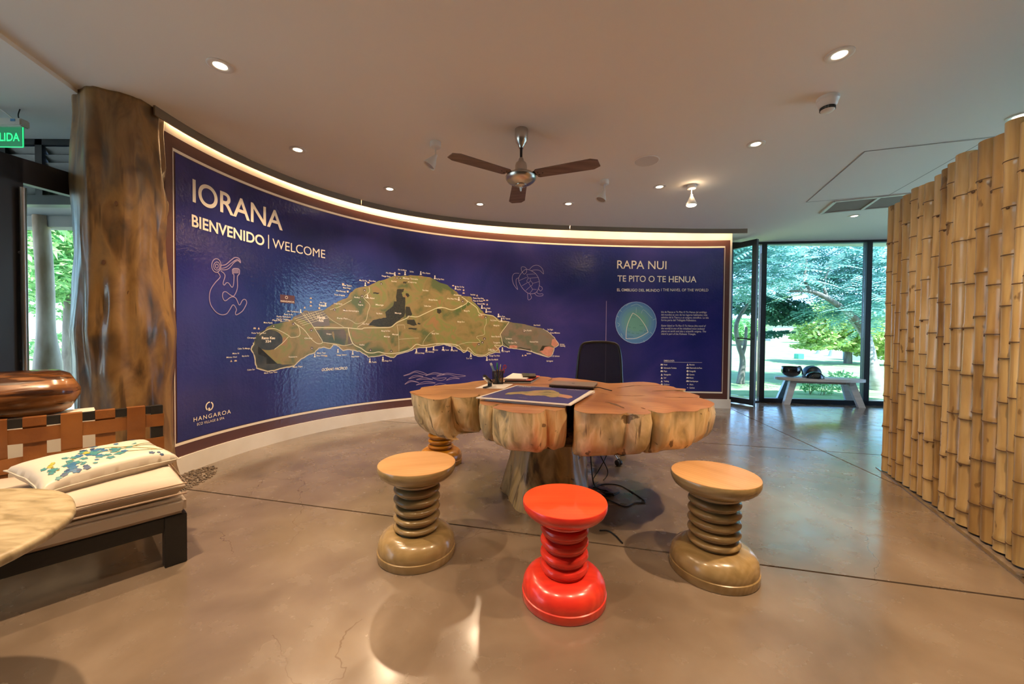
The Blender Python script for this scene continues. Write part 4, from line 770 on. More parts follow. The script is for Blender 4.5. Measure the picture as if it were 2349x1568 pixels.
# ------------------------------------------------------------------ turned stools
TANP = [(.985, 0), (1, .012), (1, .082), (.975, .088), (.982, .10), (.985, .14), (.95, .19), (.87, .235), (.76, .262), (.66, .270), (.55, .272)]
def ringprof(zs, ze, n, ro, ri):
    P = []; h = (ze - zs) / n
    for k in range(n):
        b_ = zs + h * k
        rb = ri + (ro - ri) * .45
        P += [(ri, b_), (rb, b_ + h * .02), (rb, b_ + h * .20), (rb + .004, b_ + h * .215), (ri + (ro - ri) * .80, b_ + h * .27), (ro * .985, b_ + h * .36), (ro, b_ + h * .48), (ro * .985, b_ + h * .60), (ri + (ro - ri) * .80, b_ + h * .71), (ri + (ro - ri) * .40, b_ + h * .79), (ri, b_ + h * .82), (ri, b_ + h * .98)]
    return P
def make_stool(name, label, R_, h, nr, body, top, group, nz, ro=.60):
    t = thing(name, label, 'stool', group=group)
    bm = B(); lathe(bm, [(r * R_, z * h) for r, z in TANP], 56); obj('base', bm, body, t, smooth=35)
    bm = B(); lathe(bm, [(.50 * R_, .255 * h)] + [(r * R_, z * h) for r, z in ringprof(.272, .775, nr, ro, .44)] + [(.50 * R_, .775 * h), (.50 * R_, .79 * h)], 56); obj('ringed_column', bm, body, t, smooth=35)
    sp = [(.52, .775), (.60, .79), (.62, .81), (.60, .825), (.70, .832), (.84, .858), (.94, .895), (.985, .93), (1.0, .955), (1.0, .988), (.992, .996)]
    bm = B(); lathe(bm, [(r * R_, z * h) for r, z in sp], 64); s = obj('seat', bm, body, t, smooth=35)
    bm = B(); lathe(bm, [(.990 * R_, .995 * h), (.985 * R_, h)], 64); obj('seat_top', bm, top, t, smooth=35)
    return t
s1 = make_stool('ringed_stool', 'tan turned wooden stool left of the red stool', .200, .476, 5, 'tan', 'tantop', 'turned wooden stools round the slab table', 5)
s1.location = (-.492, 2.012, 0); s1.rotation_euler.z = .3
s2 = copy_tree(s1); s2.location = (1.003, 1.885, 0); s2.rotation_euler.z = 2.2; s2['label'] = 'tan turned wooden stool right of the red stool'
s3 = make_stool('ringed_stool', 'bright red turned wooden stool nearest the camera', .184, .428, 4, 'red', 'redtop', 'turned wooden stools round the slab table', 4, .575)
s3.location = (.238, 1.682, 0)
s4 = make_stool('ringed_stool', 'mustard yellow turned stool half hidden under the left of the slab table', .190, .47, 5, 'yellow', 'yellow', 'turned wooden stools round the slab table', 5)
s4.location = (-.632, 3.45, 0)

# ------------------------------------------------------------------ slab table
TZ = 0.75
OUT = [(938, 898), (945, 903), (965, 909), (985, 915.5), (1010, 917), (1027, 913), (1035, 907.5), (1040, 911), (1062, 912.5), (1085, 910.5), (1096, 909), (1097, 904), (1102, 904), (1101, 915), (1100, 924), (1108, 929), (1122, 930.5), (1140, 927), (1150, 925), (1142, 929), (1128, 933),
       (1130, 936.5), (1143, 938.5), (1160, 942), (1177, 946.5), (1195, 947.5), (1210, 947.3), (1228, 949.5), (1239, 948), (1247, 944), (1250, 938), (1255, 938), (1262, 941), (1272, 942.3), (1290, 939.5), (1298, 935), (1297, 929), (1291, 922), (1296, 911), (1302, 903), (1312, 903), (1318, 913), (1319, 926), (1316.5, 940),
       (1326, 943.8), (1340, 947), (1353.5, 949), (1370, 948), (1391.8, 948), (1412, 950), (1430, 949.5), (1437, 945), (1445, 948), (1457, 950.5), (1476, 950.5), (1490, 949.5), (1496.5, 947.6), (1493, 943.5), (1481, 938), (1492, 940), (1504.8, 946), (1522, 949), (1534, 946.5), (1547, 942.8), (1560, 943.5), (1575.7, 943), (1590, 944.5), (1602, 943), (1604, 937.5), (1612, 937.5), (1621.6, 936.5), (1635, 931.5), (1640, 925.6), (1634, 921), (1625.5, 918), (1606, 912), (1595, 910), (1608, 908), (1592, 903), (1575.7, 899), (1540, 895), (1560, 894.5), (1573, 893.5), (1574, 891), (1548.9, 890), (1547, 887), (1527.8, 883.6), (1520, 883.5), (1504.8, 878), (1476, 875.2), (1451, 875.8), (1422, 878.2), (1395, 879), (1372, 875), (1345, 871), (1310, 867.5), (1285, 865.5), (1266, 867), (1262, 865), (1245, 863), (1210, 862.5), (1165, 864.5), (1121, 871), (1088, 874), (1072.7, 877.3), (1044, 880.7), (1030, 881.2), (995, 884.5), (966, 888), (964, 893), (950, 895.5)]
O3 = [pl(x, y, TZ) for x, y in OUT]
tc_ = Vector((.26, 2.78, 0))
def dens(P, step=.028):
    out = []
    for i in range(len(P)):
        a = P[i]; c = P[(i + 1) % len(P)]; k = max(1, int((c - a).length / step))
        for j in range(k): out.append(a.lerp(c, j / k))
    return out
O4 = dens(O3)
for _ in range(1): O4 = [(O4[i - 1] + O4[i] * 2 + O4[(i + 1) % len(O4)]) / 4 for i in range(len(O4))]
def inset(P, d):
    out = []; n = len(P)
    for i in range(n):
        t = (P[(i + 3) % n] - P[i - 3]); t.z = 0
        if t.length < 1e-6: t = Vector((1, 0, 0))
        t.normalize(); nr_ = Vector((-t.y, t.x, 0)); out.append((P[i], nr_))
    return out
area = sum(O4[i].x * O4[(i + 1) % len(O4)].y - O4[(i + 1) % len(O4)].x * O4[i].y for i in range(len(O4)))
sg_ = 1 if area > 0 else -1
tab = thing('slab_table', 'large freeform tree slab table on a stump base, centre of the room', 'table', (tc_.x, tc_.y, 0))
bm = B(); NI = inset(O4, 0); lev = [(0, 0), (.012, .004), (.05, .006), (.10, .012), (.15, .018), (.19, .034), (.215, .06), (.228, .10)]
rings = []
nO = len(O4)
for dz, ins in lev:
    row = []
    for i, (p, nr_) in enumerate(NI):
        ang = i / nO * 60
        dirc = (tc_ - p); dirc.z = 0; dist = dirc.length; dirc.normalize()
        left = max(0, min(1, (-.15 - p.x) / .5))
        k = ins * (1 + 1.2 * left) ; zz = TZ - dz * (1 + .15 * left - .10 * max(0, min(1, (p.x - .8) / .4)) + .22 * N3(p.x * 2.3, p.y * 2.3, 3))
        groove = (.016 * N3(p.x * 11, p.y * 11, dz * 2) - .016 * abs(N3(p.x * 9 + 3, p.y * 9, dz * 1.5)) ** .6 + .009 * N3(p.x * 30, p.y * 30, dz * 6)) * min(1, dz / .05)
        facing = max(0.0, min(1.0, nr_.dot(dirc) * sg_ * 1.6))
        q = p + dirc * k * (.35 + .65 * facing) + nr_ * sg_ * groove * (1 if facing > .2 else .2)
        row.append(bm.verts.new((q.x, q.y, zz)))
    rings.append(row)
for a, c in zip(rings, rings[1:]):
    for i in range(nO): bm.faces.new((a[i], a[(i + 1) % nO], c[(i + 1) % nO], c[i]))
f = bm.faces.new(rings[-1]); bmesh.ops.triangulate(bm, faces=[f])
obj('slab_edge', bm, 'slabside', tab, smooth=60, world=True)
bm = B(); vt = [bm.verts.new((v.x, v.y, TZ + .0005)) for v in O4]; f = bm.faces.new(vt); f.normal_update()
if f.normal.z < 0: f.normal_flip()
bmesh.ops.triangulate(bm, faces=[f]); obj('tabletop', bm, 'slabtop', tab, world=True, recalc=False)
def crackdec(px, w=.006, name='crack'):
    P = [pl(x, y, TZ) for x, y in px]; P = crom(P, 5); n = len(P); vs = []; fs = []
    for i, p in enumerate(P):
        d = (P[min(i + 1, n - 1)] - P[max(i - 1, 0)]).normalized(); ww = w * (.25 + 1.1 * math.sin(PI * (i + .6) / (n + .4))) * (.7 + .6 * hashn(i, w)) / 2
        vs += [(p.x - d.y * ww, p.y + d.x * ww, TZ + .0012), (p.x + d.y * ww, p.y - d.x * ww, TZ + .0012)]
    for i in range(n - 1): fs.append((2 * i, 2 * i + 1, 2 * i + 3, 2 * i + 2))
    raw(name, vs, fs, 'crack', tab, world=True)
for px, w in (([(938, 899), (960, 905), (990, 905.5)], .006), ([(1000, 893), (1040, 893), (1082, 894.5)], .008), ([(966, 889), (1000, 888), (1030, 887)], .005), ([(1150, 926), (1165, 925), (1174, 926)], .010), ([(1388, 922), (1400, 924), (1420, 931), (1432, 936.5)], .020), ([(1415, 890), (1450, 885), (1480, 884), (1525, 884)], .018), ([(1495, 897), (1525, 896), (1560, 894.5)], .022), ([(1410, 906), (1450, 908), (1480, 907)], .008), ([(1525, 911), (1560, 911.5), (1600, 911.5)], .014), ([(1368, 901), (1385, 903), (1400, 905)], .004), ([(1480, 938), (1474, 936), (1470, 935)], .01), ([(1300, 905), (1290, 897), (1270, 892)], .006), ([(1266, 867), (1264, 870), (1258, 873)], .012), ([(1121, 871), (1110, 876), (1090, 879)], .004)):
    crackdec(px, w)
# stump
bm = B(); n = 72; rings = []; sc_ = Vector((.268, 2.78, 0))
def stump_r(a, z):
    r = float(np.interp(z, [0, .04, .12, .25, .4, .52, .64], [.335, .325, .305, .272, .245, .225, .20]))
    x, y = math.cos(a), math.sin(a)
    return r * (1 + .07 * math.sin(3 * a + .8) * (1 - z) + .05 * math.sin(5 * a + z * 2)) + .02 * N3(x * 3, y * 3, z * 1.4 + 9) + .008 * N3(x * 9, y * 9, z * 3)
for k in range(36):
    z = .62 * k / 35
    rings.append([bm.verts.new((sc_.x + min(stump_r(2 * PI * i / n, z) * math.cos(2 * PI * i / n), .275), sc_.y + stump_r(2 * PI * i / n, z) * math.sin(2 * PI * i / n), z)) for i in range(n)])
for a, c in zip(rings, rings[1:]):
    for i in range(n): bm.faces.new((a[i], a[(i + 1) % n], c[(i + 1) % n], c[i]))
bm.faces.new(rings[0][::-1]); bm.faces.new(rings[-1]); obj('stump_base', bm, 'stump', tab, smooth=60, world=True)

# ------------------------------------------------------------------ things on the table
def quad(px, z): return [pl(x, y, z) for x, y in px]
T0 = TZ + .0015
pb_ = quad([(1092, 911), (1309, 928), (1364.7, 895.6), (1185, 883)], .772)
bd = thing('map_board', 'flat printed island map board with white edges lying on the table', 'board', tuple(sum(p[i] for p in pb_) / 4 for i in (0, 1)) + (T0,))
bm = B(); poly(bm, [(p.x, p.y) for p in pb_], .766, .772); obj('board_sheet', bm, 'paper', bd, world=True)
o_, ux, uy = pb_[0], pb_[1] - pb_[0], pb_[3] - pb_[0]
def BM(u, v, off): p = o_ + ux * u + uy * v; return (p.x, p.y, .772 + off)
bdec = lambda n, d, off, m, **k: decal(n, d, off, m, bd, BM, step=0, **k)
bdec('board_print', ngon([(.03, .035), (.965, .035), (.965, .97), (.03, .97)]), .0005, mat('board_blue', (0.055, 0.05, 0.22), .3))
s_a, s_b = min(p[0] for p in coast), max(p[0] for p in coast); zz0, zz1 = min(p[1] for p in coast), max(p[1] for p in coast)
ci = [(.17 + (s - s_a) / (s_b - s_a) * .74, .28 + (z - zz0) / (zz1 - zz0) * .50) for s, z in wiggle(coast, .02)]
bdec('board_island', ngon(ci), .0009, mat('board_land', (.4, .28, .1), .4, cols=[(.22, .2, .06), (.42, .3, .11), (.5, .3, .14)], scale=12))
bdec('board_peninsula', ngon([(.17 + (s - s_a) / (s_b - s_a) * .74, .28 + (z - zz0) / (zz1 - zz0) * .50) for s, z in peninsula]), .0012, mat('board_pink', (.55, .25, .15), .4))
bdec('board_forest', stroke([(.47, .55), (.52, .56), (.56, .62), (.60, .60)], .02), .0012, 'forest')
bdec('board_lettering', kind='stuff', m='cream', off=.0012, d=join2([fit_text('IORANA', .07, .90, .16, .05, bold=.02), fit_text('BIENVENIDO | WELCOME', .07, .85, .24, .025), fit_text('RAPA NUI', .70, .90, .14, .035, bold=.01), fit_text('TE PITO O TE HENUA', .70, .86, .22, .022), fit_text('OCÉANO PACÍFICO', .40, .15, .10, .02), fit_text('HANGAROA', .06, .07, .08, .02)]))
# second board underneath
lb_ = quad([(1112, 916), (1294, 931), (1364.7, 899), (1185, 887)], .757)
o = B(); poly(o, [(p.x, p.y) for p in lb_], T0, T0 + .006); o = obj('lower_board', o, 'paper'); tag(o, 'plain white board lying under the printed map board', 'board')
bm = B()
for u, v in ((.2, .2), (.8, .2), (.8, .8), (.2, .8)): p = Vector(BM(u, v, 0)); box(bm, p.x - .01, p.x + .01, p.y - .01, p.y + .01, T0 + .006, .766)
obj('spacer_pads', bm, 'paper', bd, world=True)['kind'] = 'stuff'
# paper
q = quad([(1090, 890), (1156, 891.5), (1177, 880.6), (1120, 879)], T0)
bm = B(); poly(bm, [(p.x, p.y) for p in q], T0, T0 + .0012); o = obj('paper_sheet', bm, 'paper'); tag(o, 'white paper sheet under the pen cup and stapler', 'paper')
# pen cup
pp_ = pl(1141.5, 879.5, T0); hw = .040; Zp = T0 + .0014
cup = thing('pen_cup', 'square black wire mesh pen cup on the white paper sheet', 'cup', (pp_.x, pp_.y, Zp), .12)
bm = B(); box(bm, -hw, hw, -hw, hw, 0, .003); obj('cup_bottom', bm, 'wiremesh', cup)
bm = B()
for k in range(13):
    t = -hw + 2 * hw * k / 12
    for a, c in (((t, -hw), (t, -hw)), ((t, hw), (t, hw)), ((-hw, t), (-hw, t)), ((hw, t), (hw, t))): beam(bm, (a[0], a[1], .002), (c[0], c[1], .098), .0022, .0022, up=Vector((1, 0, 0)))
    z = .004 + .09 * k / 12
    for a, c in (((-hw, -hw), (hw, -hw)), ((-hw, hw), (hw, hw)), ((-hw, -hw), (-hw, hw)), ((hw, -hw), (hw, hw))): beam(bm, (*a, z), (*c, z), .0022, .0022)
o = obj('mesh_side', bm, 'wiremesh', cup); o['kind'] = 'stuff'
bm = B()
for a, c in (((-hw, -hw), (hw, -hw)), ((-hw, hw), (hw, hw)), ((-hw, -hw), (-hw, hw)), ((hw, -hw), (hw, hw))): beam(bm, (*a, .1), (*c, .1), .005, .006)
obj('cup_rim', bm, 'plastic', cup)
cp = Vector((pp_.x, pp_.y, Zp + .004))
def pen(name, label, px, base, r, m, tipm=None, tipf=.12, cat='pen'):
    top = dp(px[0], px[1], cp.y + base[1] * .5); a = cp + Vector((base[0], base[1], 0)); d = (top - a)
    t = thing(name, label, cat, a, group='pens in the mesh cup')
    bm = B(); tube(bm, [a + d * u for u in (0, .02, 1 - tipf)], [r * .5, r, r], 10); obj('barrel', bm, m, t, smooth=40, world=True)
    bm = B(); tube(bm, [a + d * u for u in (1 - tipf, 1 - tipf * .3, 1)], [r * 1.08, r * 1.05, r * .7], 10); obj('cap', bm, tipm or m, t, smooth=40, world=True)
    return t
pen('marker_pen', 'thick pale blue marker with white end leaning left in the mesh cup', (1125.5, 832), (.012, -.01), .0085, 'pen_blue', 'white')
pen('pen', 'green capped pen standing upright in the mesh cup', (1140.5, 831.5), (.0, .012), .0052, 'tan', 'pen_green', .32)
pen('pencil', 'thin yellow pencil with white end in the mesh cup', (1148.5, 835), (.008, -.012), .0036, 'pen_yellow', 'white', .14, 'pencil')
t = thing('scissors', 'red handled scissors leaning right in the mesh cup', 'scissors', cp + Vector((.0, .0, 0)), group='pens in the mesh cup')
hA = dp(1158, 841, cp.y + .01); hB = dp(1154, 851, cp.y + .01)
for c in (hA, hB):
    bm = B(); tube(bm, [c + Vector((.011 * math.cos(k * PI / 8) , 0, .015 * math.sin(k * PI / 8))) for k in range(16)], .0035, 6, closed=True); obj('handle', bm, 'pen_red', t, smooth=40, world=True)
bm = B(); beam(bm, hB, cp + Vector((.0, .0, .01)), .002, .008); beam(bm, hA - Vector((.006, 0, .01)), cp + Vector((.006, .0, .01)), .002, .008); obj('blade', bm, 'steel', t, world=True)
e_ = dp(1135, 850, cp.y - .012)
bm = B(); beam(bm, cp + Vector((-.012, -.016, 0)), e_, .03, .010); bevel(bm, .002); o = obj('eraser_block', bm, 'eraser'); tag(o, 'grey beige eraser block standing in the mesh cup', 'eraser', 'pens in the mesh cup')
# stapler
sp_ = pl(1117, 888, T0 + .0014)
stp = thing('stapler', 'black stapler on the white paper left of the pen cup', 'stapler', sp_, 1.25)
bm = B(); box(bm, -.05, .07, -.016, .016, 0, .008); bevel(bm, .003); obj('stapler_base', bm, 'plastic', stp, smooth=40)
mx_ = Matrix.Translation((.068, 0, .016)) @ Matrix.Rotation(math.radians(24), 4, 'Y')
bm = B(); box(bm, -.135, 0, -.012, .012, .0, .012, mx_); bevel(bm, .003); obj('magazine', bm, 'steel', stp, smooth=40)
bm = B(); box(bm, -.142, .006, -.015, .015, .012, .030, mx_); bevel(bm, .006, 3); obj('stapler_arm', bm, 'gloss', stp, smooth=40)
bm = B(); box(bm, .048, .072, -.013, .013, .006, .04); obj('hinge', bm, 'plastic', stp)
# documents pile
dq = quad([(1153, 876), (1218, 877), (1237, 864), (1182, 859.5)], .76)
cen = sum(dq, Vector()) / 4
def docs(name, label, z0_, z1_, m, sc=1.0, rot=0., dx=0., dy=0., cat='folder', group='papers and folders piled behind the pen cup'):
    bm = B(); P = []
    for p in dq:
        v = p - cen; v = Matrix.Rotation(rot, 3, 'Z') @ v * sc; P.append((cen.x + v.x + dx, cen.y + v.y + dy))
    poly(bm, P, z0_, z1_); o = obj(name, bm, m); tag(o, label, cat, group); return o
docs('folder', 'flat grey folder at the bottom of the paper pile', T0, T0 + .008, mat('folder_grey', (.35, .33, .33), .5))
docs('folder', 'black folder above the grey one in the paper pile', T0 + .0085, T0 + .018, 'plastic', .92, .06, -.01)
docs('folder', 'red edged folder in the middle of the paper pile', T0 + .0185, T0 + .022, mat('folder_red', (.55, .07, .03), .5), .85, -.05, .02)
docs('paper_stack', 'stack of loose white sheets on the folders', T0 + .0225, T0 + .033, 'paper', .8, .02, -.03, 0, 'paper')
docs('tablet', 'small black tablet case lying on the stacked white sheets', T0 + .0335, T0 + .043, 'gloss', .5, .2, .06, .03, 'tablet')
bm = B(); a = pl(1166, 877, T0); tube(bm, [a + Vector((.0, 0, .0045)), a + Vector((.07, -.02, .0045))], .004, 8); o = obj('pen', bm, 'plastic'); tag(o, 'short black pen lying on the table before the paper pile', 'pen')
# laptop
lq = quad([(1258.5, 880.5), (1362, 886), (1371.5, 876), (1270, 873)], .778)
lpt = thing('laptop', 'closed grey laptop on the table in front of the office chair', 'laptop', tuple(sum(p[i] for p in lq) / 4 for i in (0, 1)) + (T0,))
def shr(P, k): c = sum(P, Vector()) / len(P); return [c + (p - c) * k for p in P]
bm = B(); poly(bm, [(p.x, p.y) for p in shr(lq, .985)], T0 + .004, T0 + .017); bevel(bm, .003); obj('laptop_base', bm, 'plastic', lpt, smooth=40, world=True)
bm = B(); poly(bm, [(p.x, p.y) for p in lq], T0 + .018, T0 + .026); bevel(bm, .003); obj('laptop_lid', bm, 'laptop', lpt, smooth=40, world=True)
c = sum(lq, Vector()) / 4; bm = B()
lathe(bm, [(.013, 0), (.013, .0006)], 20, (c.x, c.y, T0 + .026)); obj('lid_emblem', bm, 'plastic', lpt, world=True)
bm = B()
for p in shr(lq, .85): lathe(bm, [(.006, 0), (.006, .0045)], 8, (p.x, p.y, T0))
obj('rubber_feet', bm, 'plastic', lpt, world=True)['kind'] = 'stuff'
# cables
def cable(name, label, pts, r=.0035, cat='cable', group=None):
    bm = B(); tube(bm, crom(pts, 7), r, 6); o = obj(name, bm, 'plastic', smooth=60); tag(o, label, cat, group); return o
e = lq[1] + Vector((.0, .03, 0)); e.z = T0 + .012
cable('laptop_cable', 'short black cable curving from the laptop across the tabletop', [e, e + Vector((.04, .0, .004)), e + Vector((.09, -.02, -.006)), e + Vector((.12, -.075, -.008))])
fz = .0045
F_ = lambda x, y, z=fz: pl(x, y, z)
gC = 'black cables hanging under the slab table'
cable('power_cable', 'black cable dropping down beside the stump then looping on the floor', [dp(1354, 1018, 2.75), dp(1356, 1060, 2.72), dp(1361, 1105, 2.70), F_(1370, 1118), F_(1385, 1128), F_(1405, 1133), F_(1420, 1128), F_(1400, 1138), F_(1380, 1134)], .0045, group=gC)
cable('power_cable', 'black cable with a long loop reaching right across the floor', [dp(1374, 1018, 2.85), dp(1378, 1045, 2.80), dp(1394, 1080, 2.75), F_(1385, 1100), F_(1366, 1108), F_(1362, 1118), F_(1385, 1110), F_(1420, 1112), F_(1450, 1128), F_(1480, 1150), F_(1455, 1153), F_(1435, 1161), F_(1405, 1150), F_(1385, 1140)], .004, group=gC)
cable('power_cable', 'thin black cable crossing behind the others under the table', [dp(1394, 1018, 2.9), dp(1391, 1045, 2.85), dp(1375, 1075, 2.78), F_(1361, 1100), F_(1372, 1120), F_(1392, 1125), F_(1408, 1137)], .004, group=gC)
bm = B(); beam(bm, F_(1388, 1131, .012), F_(1409, 1134, .012), .028, .02); bevel(bm, .005); o = obj('plug_adapter', bm, 'plastic', smooth=40); tag(o, 'small black plug adapter among the cables on the floor', 'adapter')
cable('floor_cable', 'black cable end lying on the floor behind the red stool', [F_(1375, 1216), F_(1395, 1217), F_(1412, 1228), F_(1428, 1245)], .0045)

# ------------------------------------------------------------------ office chair
oc_ = Vector((.80, 3.63, 0)); ch = thing('office_chair', 'black mesh back office chair with chrome base behind the table', 'chair', oc_, -.32)
def cb(name, bm, m, s=40): return obj(name, bm, m, ch, smooth=s)
bw = .235
BK = [(-.17, .50), (-.22, .60), (-.215, .80), (-.20, .97), (-.17, 1.055), (-.10, 1.078), (0, 1.082), (.10, 1.078), (.17, 1.055), (.20, .97), (.215, .80), (.22, .60), (.17, .50)]
def backp(x, z): return Vector((x, .20 + .07 * (z - .5) + .03 * (1 - (x / .22) ** 2) , z))
bm = B(); tube(bm, [backp(*p) for p in crom([(p[0], p[1], 0) for p in BK], 5, True) for p in [(p.x, p.y)]], .013, 8, closed=True); cb('back_frame', bm, 'plastic')
bm = B(); g_ = []
for i in range(15):
    z = .50 + .575 * i / 14; w = float(np.interp(z, [.5, .6, .8, .97, 1.03, 1.06, 1.08], [.17, .22, .215, .20, .18, .15, .10])); g_.append([bm.verts.new(backp(-w + 2 * w * j / 10, z)) for j in range(11)])
for a, c in zip(g_, g_[1:]):
    for j in range(10): bm.faces.new((a[j], a[j + 1], c[j + 1], c[j]))
mm = MT['meshcloth']; nt = mm.node_tree; b = nt.nodes['Principled BSDF']; b.inputs['Alpha'].default_value = .88
cb('mesh_back', bm, 'meshcloth', 60)
bm = B(); box(bm, -.23, .23, -.24, .20, .40, .46); bevel(bm, .025, 3); cb('seat', bm, 'plastic')
bm = B(); tube(bm, [(0, 0, .36), (0, .15, .38), (0, .25, .50), (0, .27, .62)], .018, 8); cb('back_support', bm, 'plastic')
for s in (-1, 1):
    bm = B(); tube(bm, crom([(s * .20, .0, .41), (s * .275, .0, .43), (s * .285, 0, .55), (s * .285, .0, .675)], 4), .014, 8); cb('armrest_support', bm, 'plastic')
    bm = B(); box(bm, s * .285 - .03, s * .285 + .03, -.13, .13, .675, .70); bevel(bm, .012, 3); cb('armrest', bm, mat('armrest_grey', (.10, .09, .085), .5))
bm = B(); lathe(bm, [(.05, .36), (.05, .40)], 20); lathe(bm, [(.025, .12), (.025, .36)], 20); cb('gas_column', bm, 'plastic')
bm = B(); lathe(bm, [(.04, .085), (.045, .10), (.04, .13)], 20); cb('hub', bm, 'plastic')
for k in range(5):
    a = math.radians(-58 + 72 * k) + .32; d = Vector((math.cos(a), math.sin(a), 0))
    L_g = thing('x', None, None); bpy.data.objects.remove(L_g)
    bm = B(); tube(bm, crom([d * .03 + Vector((0, 0, .105)), d * .15 + Vector((0, 0, .115)), d * .24 + Vector((0, 0, .095)), d * .285 + Vector((0, 0, .06))], 5), [.016] * 11 + [.013] * 5, 10); leg = cb('base_leg', bm, 'chrome')
    p = d * .285; ax = Vector((-d.y, d.x, 0)); bm = B(); q = Vector((0, 0, 1)).rotation_difference(ax).to_matrix().to_4x4()
    lathe(bm, [(.02, -.024), (.026, -.022), (.027, -.004), (.02, 0), (.027, .004), (.026, .022), (.02, .024)], 18, mtx=Matrix.Translation(p + Vector((0, 0, .0275))) @ q); obj('caster', bm, 'plastic', leg, smooth=40)

# ------------------------------------------------------------------ sofa with woven leather back
A0 = Vector((-1.62, 1.915, 0)); u = Vector((-.65, -.76, 0)).normalized(); w = Vector((-.76, .65, 0)).normalized()
LEN = 1.35; DEP = .70
sofa = thing('woven_back_sofa', 'low cream bench seat with black frame and woven tan leather back', 'sofa', A0)
MS = Matrix(((u.x, w.x, 0, A0.x), (u.y, w.y, 0, A0.y), (0, 0, 1, 0), (0, 0, 0, 1)))
def sb(name, bm, m, s=0, bev=0, seg=2, kind=None):
    if bev: bevel(bm, bev, seg)
    for v in bm.verts: v.co = MS @ v.co
    o = obj(name, bm, m, sofa, smooth=s, world=True)
    if kind: o['kind'] = kind
    return o
for x0, x1, y0, y1 in ((0, .085, 0, .07), (LEN - .085, LEN, 0, .07), (0, .085, DEP - .05, DEP + .02), (LEN - .085, LEN, DEP - .05, DEP + .02)):
    bm = B(); box(bm, x0, x1, y0, y1, 0, .245); sb('leg', bm, 'black', bev=.003)
bm = B(); box(bm, .085, LEN - .085, 0.005, .05, .175, .245); sb('front_rail', bm, 'black', bev=.003)
bm = B(); box(bm, .01, .06, .05, DEP - .05, .175, .245); sb('side_rail', bm, 'black', bev=.003)
bm = B(); box(bm, .0, LEN, -.005, DEP - .03, .247, .325); sb('seat_base', bm, 'cushion', 40, .018, 3)
# loose seat cushion with piping
bm = B(); nx, ny = 44, 22
def cush(i, j, top):
    x = i / nx; y = j / ny; ex = min(1, min(x, 1 - x) / .03); ey = min(1, min(y, 1 - y) / .06)
    e = (1 - (1 - ex) ** 2) * (1 - (1 - ey) ** 2); pf = 1 - (2 * y - 1) ** 4 * .5
    hh = .374 + (.028 + .020 * pf) * e ** .5 + .006 * N3(x * 9, y * 5, 2) if top else .385 - .040 * e ** .5
    rx = .006 * (1 - ey); return Vector((.005 + x * (LEN - .01), -.012 + y * (DEP - .03), hh + (.012 if top else 0)))
for top in (1, 0):
    G_ = [[bm.verts.new(cush(i, j, top)) for j in range(ny + 1)] for i in range(nx + 1)]
    for i in range(nx):
        for j in range(ny): bm.faces.new((G_[i][j], G_[i + 1][j], G_[i + 1][j + 1], G_[i][j + 1]))
    if top: GT = G_
    else: GB = G_
bd_ = [(i, 0) for i in range(nx)] + [(nx, j) for j in range(ny)] + [(i, ny) for i in range(nx, 0, -1)] + [(0, j) for j in range(ny, 0, -1)]
for a, c in zip(bd_, bd_[1:] + bd_[:1]): bm.faces.new((GT[a[0]][a[1]], GT[c[0]][c[1]], GB[c[0]][c[1]], GB[a[0]][a[1]]))
sb('seat_cushion', bm, 'cushion', 60)
for zt in (.400, .352):
    bm = B(); m_ = .0 if zt > .38 else .0
    tube(bm, [Vector((.003 + m_, -.014 + m_, zt)), Vector((LEN - .003, -.014 + m_, zt)), Vector((LEN - .003, DEP - .04, zt)), Vector((.003, DEP - .04, zt))], .0045, 6, closed=True); sb('piping', bm, mat('piping', (.52, .38, .28), .8), 60)
yb_ = DEP
for x0, x1, z0_, z1_, n_ in ((0, .055, .325, .70, 'back_post'), (LEN - .055, LEN, .325, .70, 'back_post'), (0.055, LEN - .055, .655, .70, 'top_rail'), (.055, LEN - .055, .33, .365, 'lower_rail')):
    bm = B(); box(bm, x0, x1, yb_ - .02, yb_ + .02, z0_ if 'post' not in n_ else .0, z1_); sb(n_, bm, 'black', bev=.002)
VS = [.118 + .1255 * k for k in range(10)]; HS = [.612, .470, .36]
VS = [v for v in VS if v < LEN - .05]
def strap(path, wd, axis):
    bm = B(); th = .0025; rows_ = []
    for x, y, z in path:
        if axis == 'v': q = [(x - wd / 2, y - th, z), (x + wd / 2, y - th, z), (x + wd / 2, y + th, z), (x - wd / 2, y + th, z)]
        else: q = [(x, y - th, z - wd / 2), (x, y - th, z + wd / 2), (x, y + th, z + wd / 2), (x, y + th, z - wd / 2)]
        rows_.append([bm.verts.new(c) for c in q])
    for a, c in zip(rows_, rows_[1:]):
        for k in range(4): bm.faces.new((a[k], a[(k + 1) % 4], c[(k + 1) % 4], c[k]))
    bm.faces.new(rows_[0][::-1]); bm.faces.new(rows_[-1]); sb('leather_strap', bm, 'leather', 30)
for i, x in enumerate(VS):
    s = 1 if i % 2 else -1; P = [(x, yb_ + .0235, .66), (x, yb_ + .0235, .703), (x, yb_, .7045), (x, yb_ - .0235, .703), (x, yb_ - .0235, .66)]
    for k, z in enumerate(HS): ss = s * (1 if k % 2 == 0 else -1); P += [(x, yb_ - .024 + .007 + ss * .007, z + .035), (x, yb_ - .024 + .007 + ss * .007, z - .035)]
    P += [(x, yb_ - .0235, .36), (x, yb_ - .0235, .325)]
    P = [p for i_, p in enumerate(P) if i_ < 5 or p[2] <= .66]; strap(P, .078, 'v')
